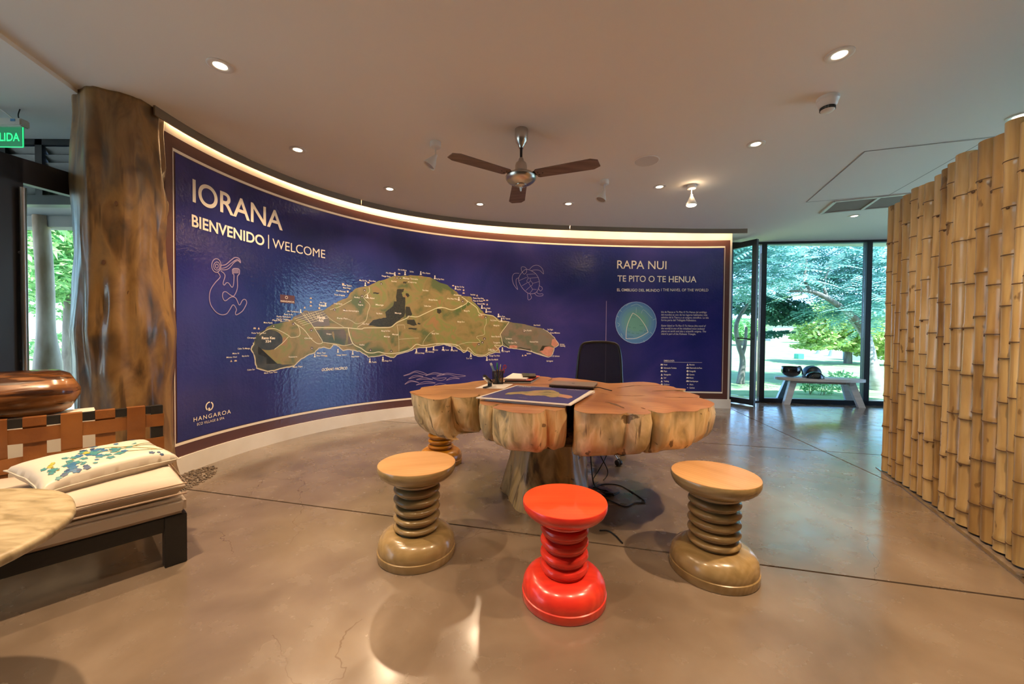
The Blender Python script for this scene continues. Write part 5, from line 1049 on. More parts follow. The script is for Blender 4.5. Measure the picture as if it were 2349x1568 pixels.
for k, z in enumerate(HS[:2]):
    P = [(-.004, yb_ + .023, z), (-.004, yb_ - .023, z), (.02, yb_ - .0245, z)]
    for i, x in enumerate(VS):
        ss = -(1 if i % 2 else -1) * (1 if k % 2 == 0 else -1); P += [(x - .03, yb_ - .017 + ss * .007, z), (x + .03, yb_ - .017 + ss * .007, z)]
    P += [(LEN - .02, yb_ - .0245, z)]; strap(P, .074, 'h')
# pillow
pw = thing('pillow', 'white satin pillow printed with blue flowers leaning on the woven back', 'pillow', MS @ Vector((.30, .42, .44)))
C0 = MS @ Vector((.280, .300, .492)); ax = (-u * .93 + w * .34).normalized(); axv = (w * .93 + u * .34 + Vector((0, 0, 1)) * .20).normalized(); axn = ax.cross(axv).normalized()
if axn.z < 0: axn = -axn
PWd, PHt, PTh = .250, .155, .058
def pwp(a, b_, side, off=0.0):      # a,b in -1..1
    k = max(0, (1 - a ** 4)) ** .5 * max(0, (1 - b_ ** 4)) ** .5
    x = a * PWd * (1 - .09 * (1 - b_ ** 2) * a ** 2 + 0.03); y = b_ * PHt * (1 - .13 * (1 - a ** 2) * b_ ** 2)
    return C0 + ax * x + axv * y + axn * (side * (PTh * k ** .8 + off) + .004 * N3(a * 3, b_ * 3, side))
bm = B(); n1, n2 = 40, 26
for side in (1, -1):
    g_ = [[bm.verts.new(pwp(-1 + 2 * i / n1, -1 + 2 * j / n2, side)) for j in range(n2 + 1)] for i in range(n1 + 1)]
    for i in range(n1):
        for j in range(n2): bm.faces.new((g_[i][j], g_[i + 1][j], g_[i + 1][j + 1], g_[i][j + 1]))
bmesh.ops.remove_doubles(bm, verts=bm.verts[:], dist=.0006)
obj('pillow_cover', bm, 'pillow', pw, smooth=60, world=True)
bm = B(); P = [pwp(-1 + 2 * i / 20, -1, 1) for i in range(20)] + [pwp(1, -1 + 2 * j / 14, 1) for j in range(14)] + [pwp(1 - 2 * i / 20, 1, 1) for i in range(20)] + [pwp(-1, 1 - 2 * j / 14, 1) for j in range(14)]
tube(bm, P, .003, 5, closed=True); obj('piping', bm, 'pillow', pw, smooth=60, world=True)
PM = lambda x, y, off: tuple(pwp(x, y, 1, off))
def pdec(n_, d, m, off=.0016): 
    vs, fs = d; bm = B(); V = [bm.verts.new((v[0], v[1], 0)) for v in vs]
    for f in fs:
        try: bm.faces.new([V[i] for i in f])
        except ValueError: pass
    big = [f for f in bm.faces if len(f.verts) > 4]
    if big: bmesh.ops.triangulate(bm, faces=big)
    for k in range(-11, 12):
        bmesh.ops.bisect_plane(bm, geom=bm.verts[:] + bm.edges[:] + bm.faces[:], plane_co=(k / 12, 0, 0), plane_no=(1, 0, 0)); bmesh.ops.bisect_plane(bm, geom=bm.verts[:] + bm.edges[:] + bm.faces[:], plane_co=(0, k / 12, 0), plane_no=(0, 1, 0))
    for v in bm.verts: v.co = Vector(PM(max(-.97, min(.97, v.co.x)), max(-.96, min(.96, v.co.y)), off))
    o = obj(n_, bm, m, pw, world=True, recalc=False); o['kind'] = 'stuff'
rnd = random.Random(11)
def flower(cx, cy, r):
    P = []
    for k in range(30): a = 2 * PI * k / 30; rr = r * (.45 + .55 * abs(math.sin(a * 2.5 + cx * 9)) ** .7); P.append((cx + rr * math.cos(a), cy + rr * 1.5 * math.sin(a)))
    return ngon(P)
def cluster(cx, cy, sx, sy, n_, r): return join2([flower(cx + rnd.gauss(0, sx), cy + rnd.gauss(0, sy), r * rnd.uniform(.6, 1.2)) for _ in range(n_)])
pdec('flower_print', cluster(-.55, -.45, .17, .30, 22, .062), 'petal_teal'); pdec('flower_print', cluster(-.55, -.60, .14, .2, 9, .06), 'petal_blue', .0020); pdec('flower_print', cluster(-.55, -.72, .16, .1, 5, .06), 'petal_dark', .0024)
pdec('flower_print', cluster(-.05, .28, .15, .28, 22, .06), 'petal_blue'); pdec('flower_print', cluster(-.03, .15, .11, .2, 9, .065), 'petal_teal', .0020); pdec('flower_print', cluster(-.02, .45, .1, .1, 3, .05), 'petal_dark', .0024)
pdec('flower_print', cluster(.6, .72, .06, .06, 3, .06), 'petal_blue'); pdec('flower_print', cluster(.78, -.72, .1, .06, 4, .05), 'petal_dark'); pdec('flower_print', cluster(.25, -.05, .05, .1, 3, .05), 'petal_teal')
pdec('flower_print', cluster(-.72, .0, .03, .08, 3, .06), 'petal_lime'); pdec('flower_print', cluster(-.16, .2, .03, .15, 3, .05), 'petal_lime', .0028)
pdec('stem_print', join2([stroke(p, .030, k=4) for p in ([(-.05, .35), (.2, .3), (.5, -.1), (.75, -.5)], [(0, .1), (.3, 0), (.6, .1), (.9, .25)], [(.1, -.1), (.35, -.3), (.6, -.45), (.85, -.55)], [(.2, .25), (.5, .05), (.75, .0), (.95, .02)], [(-.5, -.3), (-.4, 0), (-.36, .2)], [(-.7, -.5), (-.72, -.2), (-.72, .0)])]), 'stem_olive', .0014)
pdec('leaf_print', join2([ngon([(.34, -.02), (.40, .06), (.50, .05), (.44, -.05)]), ngon([(-.42, .1), (-.36, .22), (-.32, .05), (-.38, -.05)]), ngon([(.08, -.3), (.2, -.2), (.26, -.35), (.16, -.42)]), ngon([(.5, .2), (.62, .3), (.6, .2)])]), 'petal_teal', .0018)
# round stone side table
tbx = (-1.69, .89); st_ = thing('stone_side_table', 'round pale travertine side table cut off by the left edge', 'table', (*tbx, 0))
bm = B(); lathe(bm, [(.43, .570), (.445, .572), (.452, .580), (.452, .592), (.446, .599), (.43, .6)], 80, f=lambda a, z: 1 + .006 * math.sin(a * 5) + .004 * math.sin(a * 11 + 1)); obj('tabletop', bm, 'stone', st_, smooth=50)
bm = B(); lathe(bm, [(.17, 0), (.17, .02), (.05, .04), (.045, .55), (.12, .57)], 32); obj('pedestal', bm, 'black', st_, smooth=40)
# log rail by the door
la = dp(186, 893, 2.36); lb2 = la + u * 1.5; lb2.z = la.z - .02
bm = B(); q4 = [A0 + w * b_ + u * a_ for a_, b_ in ((.27, .95), (2.2, .95), (2.2, 1.13), (.27, 1.13))]; poly(bm, [(p.x, p.y) for p in q4], 0, la.z - .125); o = struct('wall_low_parapet', bm, 'wall')
lg = thing('log_rail', 'varnished rounded log lying on the low wall behind the woven back sofa', 'log', (la.x, la.y, 0))
d = (lb2 - la); L = d.length; d.normalize(); sd = d.cross(Vector((0, 0, 1))).normalized(); upv = sd.cross(d)
bm = B(); rings = []; NR = 36; nA = 32
for k in range(NR + 1):
    t = k / NR; e = min(1, t * L / .12); rr = .132 * math.sqrt(max(0.02, 1 - (1 - e) ** 2.2)) * (1 - .0 * t)
    c = la + d * (t * L)
    row = []
    for i in range(nA):
        a = 2 * PI * i / nA; r = rr * (1 + .07 * math.sin(2 * a + 1.2) + .08 * N3(math.cos(a) * 1.6, math.sin(a) * 1.6, t * 2.2) + .10 * N3(math.cos(a) * 4, math.sin(a) * 4, t * 1.2 + 4))
        row.append(bm.verts.new(c + sd * math.cos(a) * r + upv * math.sin(a) * r * 1.02))
    rings.append(row)
for a, c in zip(rings, rings[1:]):
    for i in range(nA): bm.faces.new((a[i], a[(i + 1) % nA], c[(i + 1) % nA], c[i]))
bm.faces.new(rings[0][::-1]); bm.faces.new(rings[-1]); obj('log', bm, 'log', lg, smooth=80, world=True)

# ------------------------------------------------------------------ bamboo screen
BP_ = [(3.30, 3.46), (3.2, 3.32), (2.88, 2.616), (2.55, 1.928), (2.32, 1.2), (2.24, .5)]
bl = np.array(BP_); bs = np.concatenate([[0], np.cumsum(np.hypot(*np.diff(bl, axis=0).T))])
def bxy(s): return np.interp(s, bs, bl[:, 0]), np.interp(s, bs, bl[:, 1])
_bs = np.linspace(0, bs[-1], 800); _bpx = []
for s in _bs:
    x, y = bxy(s); _bpx.append(CX + FPX * x / y if y > .3 else 99999)
scr = thing('bamboo_screen', 'curved screen of tall upright bamboo poles on the right', 'screen', (3.2, 3.32, 0))
plist = [(108, 26), (146, 46), (172, 26), (198, 48), (246, 44), (290, 40), (328, 38), (378, 60), (430, 56), (470, 28), (515, 82), (592, 64), (662, 78), (742, 64), (822, 94), (903, 76), (962, 60)]
spots = []
for cxp, wp in plist:
    px = 1990 + cxp / 2.705 if cxp < 900 else 1990 + cxp / 2.705
    s = float(np.interp(px, _bpx, _bs)); spots.append(s)
_g = [spots[1] - spots[0]] + [c - a for a, c in zip(spots, spots[2:])] + [spots[-1] - spots[-2]]
_g = [q * (1 if k in (0, len(spots) - 1) else .5) for k, q in enumerate(_g)]
spots = [(q, min(.085, g_ * .52)) for q, g_ in zip(spots, _g)]
print('BAM', [(round(a, 2), round(c, 3)) for a, c in spots])
s = spots[-1][0]; rnd = random.Random(5); pr = spots[-1][1]
while s < bs[-1] - .1:
    r = rnd.uniform(.042, .065); s += pr * .96 + r * .96; spots.append((s, r)); pr = r
tops = [2.262, 2.255, 2.27, 2.275, 2.285, 2.27, 2.262, 2.275, 2.28, 2.29, 2.31, 2.27, 2.29, 2.27, 2.30, 2.25, 2.24]
for i, (s, r) in enumerate(spots):
    x, y = bxy(s); rnd = random.Random(100 + i); top = tops[i] if i < len(tops) else rnd.uniform(2.22, 2.3)
    tx, ty = bxy(min(s + .05, bs[-1])); tang = Vector((tx - x, ty - y, 0)).normalized(); nrm = Vector((-tang.y, tang.x, 0))
    if nrm.x > 0: nrm = -nrm
    # stand so that the faces line up toward the room
    base = Vector((x, y, 0)) - nrm * r * 1.0
    gap = .22 + r * .6 + rnd.uniform(-.015, .015); z = rnd.uniform(.05, gap); nodes = []
    while z < top - .06: nodes.append(z); z += gap * (1 + .12 * (z / top)) * rnd.uniform(.9, 1.1)
    prof = [(r * 1.0, 0.012)]
    for zn in nodes:
        prof += [(r * .955, zn - .035), (r * .98, zn - .012), (r * 1.035, zn - .004), (r * .985, zn + .001), (r * 1.025, zn + .007), (r * .965, zn + .03)]
    prof += [(r * .97, top), (r * .80, top), (r * .80, top - .08), (r * .1, top - .081)]
    prof = [p for k, p in enumerate(prof) if k == 0 or k >= len(prof) - 3 or p[1] > prof[0][1]]
    ph = rnd.uniform(0, 6); amp = rnd.uniform(.003, .008)
    bm = B(); rg = lathe(bm, prof, 20, cap=False)
    for v in bm.verts:
        zz_ = v.co.z; v.co.x += base.x + amp * math.sin(zz_ * 2.1 + ph) ; v.co.y += base.y + amp * .8 * math.sin(zz_ * 1.6 + ph * 2)
    m = rnd.choice(['bamboo', 'bamboo', 'bamboo2', 'bamboo3'])
    if i in (10, 11): m = 'bamboo2'
    if i == 12: m = 'bamboo3'
    pole = obj('bamboo_pole', bm, m, scr, smooth=50, world=True)
    bm = B()
    for zn in nodes:
        lathe(bm, [(r * 1.0, -.0045), (r * 1.066, -.003), (r * 1.060, .001), (r * 1.0, .002)], 20, (base.x + amp * math.sin(zn * 2.1 + ph), base.y + amp * .8 * math.sin(zn * 1.6 + ph * 2), zn), cap=False)
    o = obj('node_line', bm, 'node', pole); o['kind'] = 'stuff'
    if r > .045 or i % 3 == 0:
        for zn in nodes[1::3]:
            a = math.atan2(nrm.y, nrm.x) + rnd.uniform(-.7, .7); p = Vector((base.x + amp * math.sin(zn * 2.1 + ph), base.y + amp * .8 * math.sin(zn * 1.6 + ph * 2), zn - .006)) + Vector((math.cos(a), math.sin(a), 0)) * r * .97
            q = Vector((0, 0, 1)).rotation_difference(Vector((math.cos(a), math.sin(a), .2)).normalized()).to_matrix().to_4x4(); bm = B()
            lathe(bm, [(r * .19, 0), (r * .16, .003), (r * .08, .0045), (r * .06, .003)], 10, mtx=Matrix.Translation(p) @ q); o = obj('bud_scar', bm, 'node', pole, smooth=60)
# floor track
tp_ = [pl(2012, 1072), pl(2060, 1108), pl(2150, 1178), pl(2230, 1240), pl(2349, 1334)]; tp_.append(tp_[-1] + (tp_[-1] - tp_[-2]) * 2.5)
bm = B(); P = crom(tp_, 5)
for a, c in zip(P, P[1:]): beam(bm, a + Vector((0, 0, .003)), c + Vector((0, 0, .003)), .022, .006)
o = obj('trim_2', bm, 'steel'); o['kind'] = 'structure'
bm = B(); p = pl(2345, 1322); box(bm, p.x - .02, p.x + .02, p.y - .012, p.y + .012, .006, .02); bevel(bm, .003); o = obj('track_clip', bm, 'steel', smooth=40); tag(o, 'small metal clip on the floor track before the bamboo screen', 'clip')

# ------------------------------------------------------------------ white bench and helmets
bc = Vector((5.26, 6.60, 0)); ba = math.atan2(-.30, 1.27)
bn = thing('oval_bench', 'whitewashed oval bench with splayed legs before the big window', 'bench', bc, ba)
BH = .455
bm = B(); P = [(.66 * math.copysign(abs(math.cos(a)) ** .85, math.cos(a)), .255 * math.copysign(abs(math.sin(a)) ** .85, math.sin(a))) for a in [2 * PI * i / 64 for i in range(64)]]
poly(bm, P, BH - .045, BH); bevel(bm, .004, 2) if False else None; obj('bench_top', bm, 'whitebench', bn, smooth=40)
for sx in (-1, 1):
    bm = B(); poly_pts = None; box(bm, sx * .42 - .03, sx * .42 + .03, -.13, .13, BH - .115, BH - .045); obj('leg_brace', bm, 'whitebench', bn)
    for sy in (-1, 1):
        bm = B(); beam(bm, (sx * .42, sy * .085, BH - .05), (sx * .545, sy * .15, .0), .10, .072, up=Vector((0, 1, 0)))
        for v in bm.verts:
            if v.co.z < .1: v.co.z = 0.0
        obj('leg', bm, 'whitebench', bn)
bm = B(); box(bm, -.42, .42, -.02, .02, BH - .10, BH - .046); obj('stretcher', bm, 'whitebench', bn)
def helmet(name, label, pos, r, m, flip=False, rz=0., hgt=.95, peak=False, band=False):
    t = thing(name, label, 'helmet', pos, rz, group='helmets on the bench')
    bm = B(); pr_ = []
    for k in range(15): a = PI / 2 * k / 14; pr_.append((r * math.cos(a) if k < 14 else .004, r * hgt * math.sin(a)))
    low = [(r * .93, -r * .45), (r * .99, -r * .25), (r * 1.0, -r * .1)]
    prof = (low if not band else [(r * 1.0, -r * .12)]) + pr_
    base = -prof[0][1]
    fl_ = -1 if flip else 1
    z0_ = (r * hgt + .001) if flip else base
    rg = lathe(bm, [(a, z0_ + fl_ * b_) for a, b_ in prof], 36, cap=False)
    inner = lathe(bm, [(a * .86, z0_ + fl_ * (b_ * .88 + (prof[0][1] * .12))) for a, b_ in prof], 36, cap=False)
    for i in range(36): bm.faces.new((rg[0][i], rg[0][(i + 1) % 36], inner[0][(i + 1) % 36], inner[0][i]))
    obj('shell', bm, m, t, smooth=50)
    bm = B(); lathe(bm, [(prof[0][0] * 1.02, z0_ + fl_ * (prof[0][1] - .006)), (prof[0][0] * 1.04, z0_ + fl_ * prof[0][1]), (prof[0][0] * 1.02, z0_ + fl_ * (prof[0][1] + .012))], 36, cap=False); obj('rim', bm, 'plastic', t, smooth=50)
    bm = B(); zr = z0_ + fl_ * prof[0][1]
    if flip: pts_ = [(r * .8, -.02, zr), (r * 1.08, -.03, zr + .01), (r * 1.16, -.05, zr - .05), (r * 1.1, -.08, zr - .12)]
    else: pts_ = [(r * 1.0, -.02, .03), (r * 1.1, -.05, .013), (r * 1.15, -.09, .0125)]
    for v in (0, .012): tube(bm, crom([(a, b_ + v, max(.0140, c)) for a, b_, c in pts_], 4), .007, 6)
    obj('strap', bm, 'plastic', t, smooth=50)
    if peak:
        bm = B(); g1 = []
        for k in range(9):
            a = math.radians(-50 + 100 * k / 8); g1.append([bm.verts.new((r * q * math.cos(a), r * q * math.sin(a), zr + fl_ * dz_)) for q, dz_ in ((.95, .01), (1.0, -.0 - .03 * fl_), (1.02, .004))])
        for a, c in zip(g1, g1[1:]):
            for k in range(2): bm.faces.new((a[k], c[k], c[k + 1], a[k + 1]))
        obj('peak', bm, m, t, smooth=50)
    return t
bz = BH + .001
def bpos(px, oy): k = (px - CX) / FPX; return None
RB = Matrix.Rotation(ba, 3, 'Z')
hp1 = bc + RB @ Vector((-.42, .0, 0)); hp2 = bc + RB @ Vector((-.115, -.125, 0)); hp3 = bc + RB @ Vector((-.04, .145, 0))
helmet('helmet', 'black open helmet lying upside down at the left of the bench', (hp1.x, hp1.y, bz), .142, 'gloss', True, .1, .78, peak=True)
helmet('helmet', 'glossy black low dome helmet in front of the taller one', (hp2.x, hp2.y, bz), .125, 'gloss', False, PI, .80, band=True)
helmet('helmet', 'tall dark grey helmet behind the glossy low dome one', (hp3.x, hp3.y, bz), .140, mat('helmet_grey', (.025, .03, .045), .35), False, 0, .98)

# ------------------------------------------------------------------ ceiling fan
fc = pl(1196, 297, H); fan = thing('ceiling_fan', 'three bladed brushed steel ceiling fan with brown blades', 'fan', fc)
fo = lambda n_, bm, m, s=40: obj(n_, bm, m, fan, smooth=s)
bm = B(); lathe(bm, [(.052, 0), (.054, -.02), (.053, -.07), (.045, -.10), (.028, -.125), (.02, -.14), (.018, -.15)], 32); fo('canopy', bm, 'steel')
bm = B(); lathe(bm, [(.0105, -.13), (.0105, -.25)], 14); fo('down_rod', bm, 'plastic')
bm = B(); lathe(bm, [(.012, -.225), (.02, -.235), (.022, -.25), (.042, -.27), (.048, -.29), (.049, -.33), (.052, -.335), (.075, -.345), (.11, -.36), (.125, -.38), (.122, -.40), (.105, -.42), (.07, -.437), (.045, -.443), (.046, -.45), (.032, -.455), (.012, -.462), (.008, -.47), (.007, -.485), (.003, -.495)], 40); fo('motor_housing', bm, 'steel')
BZ = -.392
for tp in ((1383, 372), (1026, 354), (1186, 459)):
    tip = pl(*tp, H + BZ + .02) - fc; a = math.atan2(tip.y, tip.x); Lb = .625; R_ = Matrix.Rotation(a, 4, 'Z') @ Matrix.Translation((0, 0, BZ + .02)) @ Matrix.Rotation(math.radians(-5), 4, 'X')
    prof = [(.13, -.05), (.145, -.062), (Lb - .05, -.076), (Lb, -.045), (Lb + .003, .045), (Lb - .05, .076), (.145, .062), (.13, .05)]
    bm = B(); poly(bm, prof, -.003, .003); bm.transform(R_); bl_ = fo('fan_blade', bm, 'blade', 0)
    bm = B(); poly(bm, [(.08, -.02), (.13, -.035), (.18, -.03), (.20, 0), (.18, .03), (.13, .035), (.08, .02)], .003, .007); bm.transform(R_); fo('blade_bracket', bm, 'frame', 0)
    for x, y in ((.15, -.02), (.15, .02), (.185, 0)):
        bm = B(); lathe(bm, [(.0055, -.0055), (.0055, -.003)], 10, (x, y, 0)); bm.transform(R_); o = obj('screw', bm, 'plastic', bl_, smooth=40)

# ------------------------------------------------------------------ ceiling lights
def downlight(loc, label, aim=None, power=P_DOWN, first=[None]):
    if first[0] is None:
        t = thing('downlight', label, 'ceiling light', group='recessed downlights in the ceiling')
        bm = B(); lathe(bm, [(.070, 0), (.070, -.004), (.064, -.007), (.040, -.005), (.036, .0)], 40, cap=False); obj('trim_ring', bm, 'white', t, smooth=50)
        bm = B(); lathe(bm, [(.036, .0), (.0345, -.0035), (.03, -.004)], 28); obj('lamp_face', bm, 'lamp', t, smooth=50)
        ld = bpy.data.lights.new('bulb', 'SPOT'); ld.energy = power; ld.color = WARM; ld.spot_size = math.radians(125); ld.spot_blend = .9; ld.shadow_soft_size = .028
        lo_ = bpy.data.objects.new('bulb', ld); COL.objects.link(lo_); lo_.parent = t; lo_.location = (0, 0, -.012)
        first[0] = t
    else: t = copy_tree(first[0])
    t.location = loc; t['label'] = label; return t
DL_ = [((505, 150), 'downlight nearest the trunk column'), ((683, 343), 'downlight above the big white title of the mural'), ((894, 433), 'downlight left of the left cone spotlight'), ((1101, 468), 'downlight just left of the fan\'s rear blade'), ((1304, 467), 'downlight between the fan and the middle cone spotlight'),
       ((1513, 428), 'downlight right of the round speaker grille, beside the lit cone'), ((1734, 330), 'downlight between round speaker and smoke detector'), ((1926, 125), 'downlight in front of the smoke detector, at the upper right'), ((1960, 495), 'small far downlight near the glass wall by the air vent'), ((2340, 266), 'downlight cut by the right edge above the bamboo')]
for (x, y), lab in DL_:
    p = pl(x, y, H); o = downlight((p.x, p.y, H), lab)
    if x > 1700:      # the daylit side runs dimmer lamps
        for ch_ in o.children:
            if ch_.type == 'LIGHT': ch_.data = ch_.data.copy(); ch_.data.energy = P_DOWN * .4
for p, lab in (((-1.65, 1.35), 'unseen downlight over the stone side table'), ((-.6, .75), 'unseen downlight overhead left of the camera'), ((.75, .72), 'unseen downlight overhead right of the camera'), ((1.75, 1.25), 'unseen downlight above the near end of the bamboo')):
    o = downlight((p[0], p[1], H), lab)
    for ch_ in o.children:
        if ch_.type == 'LIGHT': ch_.data = ch_.data.copy(); ch_.data.energy = P_DOWN * (2.1 if abs(p[0]) > 1.2 else .75); ch_.data.spot_size = math.radians(104)
def cone_lamp(px, py, label, aim, lit=False):
    p = pl(px, py, H); t = thing('cone_spotlight', label, 'spotlight', (p.x, p.y, H), group='white cone spotlights on the ceiling')
    bm = B(); lathe(bm, [(.045, 0), (.048, -.004), (.048, -.040), (.042, -.046)], 28); obj('mount', bm, 'white', t, smooth=50)
    j = Vector((.002, 0, -.115)); bm = B(); tube(bm, [(0, 0, -.04), (0, 0, -.09), j], .006, 8); obj('stem', bm, 'white', t, smooth=50)
    q = Vector((0, 0, -1)).rotation_difference(Vector(aim).normalized()).to_matrix().to_4x4(); mm_ = Matrix.Translation(j) @ q
    bm = B(); lathe(bm, [(.012, .012), (.016, -.012), (.022, -.022), (.040, -.06), (.056, -.10), (.056, -.108), (.051, -.108), (.020, -.03)], 28, mtx=mm_, cap=False); obj('cone_shade', bm, 'white', t, smooth=50)
    bm = B(); lathe(bm, [(.049, -.100), (.045, -.112 if lit else -.10), (.02, -.12 if lit else -.10), (.002, -.122 if lit else -.1)], 28, mtx=mm_, cap=False); obj('lamp_face', bm, 'lamp' if lit else mat('unlit_lamp', (.35, .30, .24), .3), t, smooth=50)
    if lit:
        ld = bpy.data.lights.new('bulb', 'SPOT'); ld.energy = 24; ld.color = WARM; ld.spot_size = math.radians(120); ld.spot_blend = .8; ld.shadow_soft_size = .04
        lo_ = bpy.data.objects.new('bulb', ld); COL.objects.link(lo_); lo_.parent = t; lo_.location = (0, 0, -.25)
        ld = bpy.data.lights.new('glow', 'POINT'); ld.energy = .8; ld.color = WARM; ld.shadow_soft_size = .02
        lo_ = bpy.data.objects.new('glow', ld); COL.objects.link(lo_); lo_.parent = t; lo_.location = (0, -.03, -.085)
    return t
cone_lamp(999, 326, 'unlit white cone spotlight left of the ceiling fan', (-.55, -.1, -.9))
cone_lamp(1386, 413, 'unlit white cone spotlight right of the ceiling fan', (-.35, -.1, -.9))
cone_lamp(1586.5, 424, 'lit white cone spotlight furthest right near the mural end', (-.03, -.05, -1), True)
p = pl(1483, 369, H); spk = thing('ceiling_speaker', 'flat round grey speaker grille in the ceiling', 'speaker', (p.x, p.y, H))
bm = B(); lathe(bm, [(.118, 0), (.118, -.004), (.110, -.006), (.108, -.003)], 40, cap=False); obj('speaker_rim', bm, 'ceiling', spk, smooth=50)
bm = B(); lathe(bm, [(.109, -.001), (.108, -.004)], 40); obj('speaker_grille', bm, 'vblack', spk, smooth=50)
p = pl(1899, 224, H); sm = thing('smoke_detector', 'white smoke detector on the ceiling with black slots', 'smoke detector', (p.x, p.y, H))
bm = B(); lathe(bm, [(.064, 0), (.066, -.01), (.065, -.022), (.060, -.026), (.055, -.05), (.048, -.065), (.046, -.066)], 36); obj('detector_body', bm, 'white', sm, smooth=40)
for k in range(16):
    a = 2 * PI * k / 16
    for z in (-.072, -.082):
        bm = B(); box(bm, -.0075, .0075, -.003, .003, z - .0035, z + .0035); bm.transform(Matrix.Rotation(a, 4, 'Z') @ Matrix.Translation((0, .042, 0))); obj('slot', bm, 'plastic', sm)
bm = B(); lathe(bm, [(.041, -.064), (.041, -.088), (.034, -.094), (.02, -.098)], 36); obj('sensor_cap', bm, 'white', sm, smooth=40)
# hatch outline and vent
hatch = [pl(x, y, H) for x, y in ((1850, 463), (1984, 347), (2349, 301), (2190, 400), (2042, 448))]
hatch = [pl(1850, 463, H), pl(1984, 347, H), pl(2268, 317, H), pl(2040, 446, H)]
ht = thing('ceiling_hatch', 'large flush access panel outlined in the ceiling', 'hatch', hatch[0]); ht['category'] = 'hatch'
bm = B(); poly(bm, [(p.x, p.y) for p in hatch], H - .003, H); obj('hatch_panel', bm, 'ceiling', ht, world=True)
ext = pl(2349, 305, H)
for a, c in ((hatch[0], hatch[1]), (hatch[1], ext), (hatch[2], hatch[3]), (hatch[3], hatch[0])):
    bm = B(); beam(bm, Vector((a.x, a.y, H - .0028)), Vector((c.x, c.y, H - .0034)), .008, .001); obj('hatch_groove', bm, 'hatch', ht, world=True)
vq = [pl(1886, 487, H), pl(1917, 461, H), pl(2075, 445, H), pl(2150, 452, H), pl(2010, 478, H)]
vq = [pl(1884, 488, H), pl(1916, 460.5, H)]; e1_ = pl(2072, 444.5, H) - vq[1]; vq += [vq[1] + e1_ * 1.35, vq[0] + e1_ * 1.35]
vt_ = thing('air_vent', 'long white framed air conditioning grille in the ceiling', 'vent', vq[0])
bm = B(); poly(bm, [(p.x, p.y) for p in vq], H - .004, H); obj('filter_panel', bm, 'grille', vt_, world=True)
ring_ = vq + vq[:1]
for a, c in zip(ring_, ring_[1:]):
    bm = B(); beam(bm, Vector((a.x, a.y, H - .008)), Vector((c.x, c.y, H - .008)), .035, .016); obj('vent_frame', bm, 'white', vt_, world=True)
for k in (.5,):
    a = vq[0].lerp(vq[3], k); c = vq[1].lerp(vq[2], k); bm = B(); beam(bm, Vector((a.x, a.y, H - .008)), Vector((c.x, c.y, H - .008)), .03, .012); obj('vent_divider', bm, 'white', vt_, world=True)

# ------------------------------------------------------------------ outdoors
def blob_leaves(name, blobs, n, size, m, parent, seed=1, droop=0., aspect=.45, world=True):
    rg = np.random.default_rng(seed); ws_ = np.array([b_[1][0] * b_[1][1] * b_[1][2] for b_ in blobs]) ** .67; ws_ /= ws_.sum()
    k = rg.choice(len(blobs), n, p=ws_); C_ = np.array([b_[0] for b_ in blobs])[k]; R_ = np.array([b_[1] for b_ in blobs])[k]
    d = rg.normal(size=(n, 3)); d /= np.linalg.norm(d, axis=1)[:, None]; P = C_ + d * R_ * (rg.uniform(.25, 1, n) ** .45)[:, None]
    a = rg.normal(size=(n, 3)); a[:, 2] = a[:, 2] * .5 - droop; a /= np.linalg.norm(a, axis=1)[:, None]
    b_ = np.cross(a, rg.normal(size=(n, 3))); b_ /= np.linalg.norm(b_, axis=1)[:, None]; s = size * rg.uniform(.6, 1.4, n)[:, None]
    nn = np.cross(a, b_)
    V = np.stack([P - a * s, P + b_ * s * aspect + nn * s * .12, P + a * s, P - b_ * s * aspect + nn * s * .12], 1).reshape(-1, 3)
    me = bpy.data.meshes.new(name); me.vertices.add(4 * n); me.vertices.foreach_set('co', V.ravel().astype(np.float32)); me.loops.add(4 * n); me.polygons.add(n)
    me.loops.foreach_set('vertex_index', np.arange(4 * n, dtype=np.int32)); me.polygons.foreach_set('loop_start', np.arange(0, 4 * n, 4, dtype=np.int32)); me.polygons.foreach_set('loop_total', np.full(n, 4, dtype=np.int32)); me.update(calc_edges=True); me.validate()
    me.materials.append(MT[m]); o = bpy.data.objects.new(name, me); COL.objects.link(o)
    o.parent = parent; o['kind'] = 'stuff'
    if world: o.matrix_parent_inverse = Matrix.Translation(-parent.location)
    return o
def fronds(name, pts, L, n, m, parent, seed):
    """feathery compound leaves: a curved midrib with paired leaflets"""
    rg = random.Random(seed); V = []; Fc = []
    for _ in range(n):
        c, rr = rg.choice(pts); p = Vector(c) + Vector((rg.gauss(0, rr[0] * .55), rg.gauss(0, rr[1] * .55), rg.gauss(0, rr[2] * .55)))
        a = rg.uniform(0, 2 * PI); d = Vector((math.cos(a), math.sin(a), rg.uniform(-.45, .25))).normalized(); s = d.cross(Vector((0, 0, 1))).normalized(); l = L * rg.uniform(.7, 1.2); k = 9
        for i in range(k):
            t = (i + .6) / k; q = p + d * l * t + Vector((0, 0, -.22 * l * t * t)); wl_ = l * .20 * math.sin(PI * (t * .85 + .12)); th = l / k * .34
            for sgn in (-1, 1):
                e = q + s * sgn * wl_ + d * wl_ * .35 - Vector((0, 0, wl_ * .25)); o0 = len(V); V += [q - d * th, e - d * th * .5, e + d * th * .6, q + d * th]; Fc.append((o0, o0 + 1, o0 + 2, o0 + 3))
    o = raw(name, V, Fc, m, parent, world=True); o['kind'] = 'stuff'; return o
def limb(name, pts, rs, m, parent, bumpy=.1):
    P = crom(pts, 5); R_ = list(np.interp(np.linspace(0, len(rs) - 1, len(P)), range(len(rs)), rs)); bm = B(); tube(bm, P, R_, 12)
    return obj(name, bm, m, parent, smooth=80, world=True)
GZ = -.06
bm = B(); n_ = 26; g_ = []
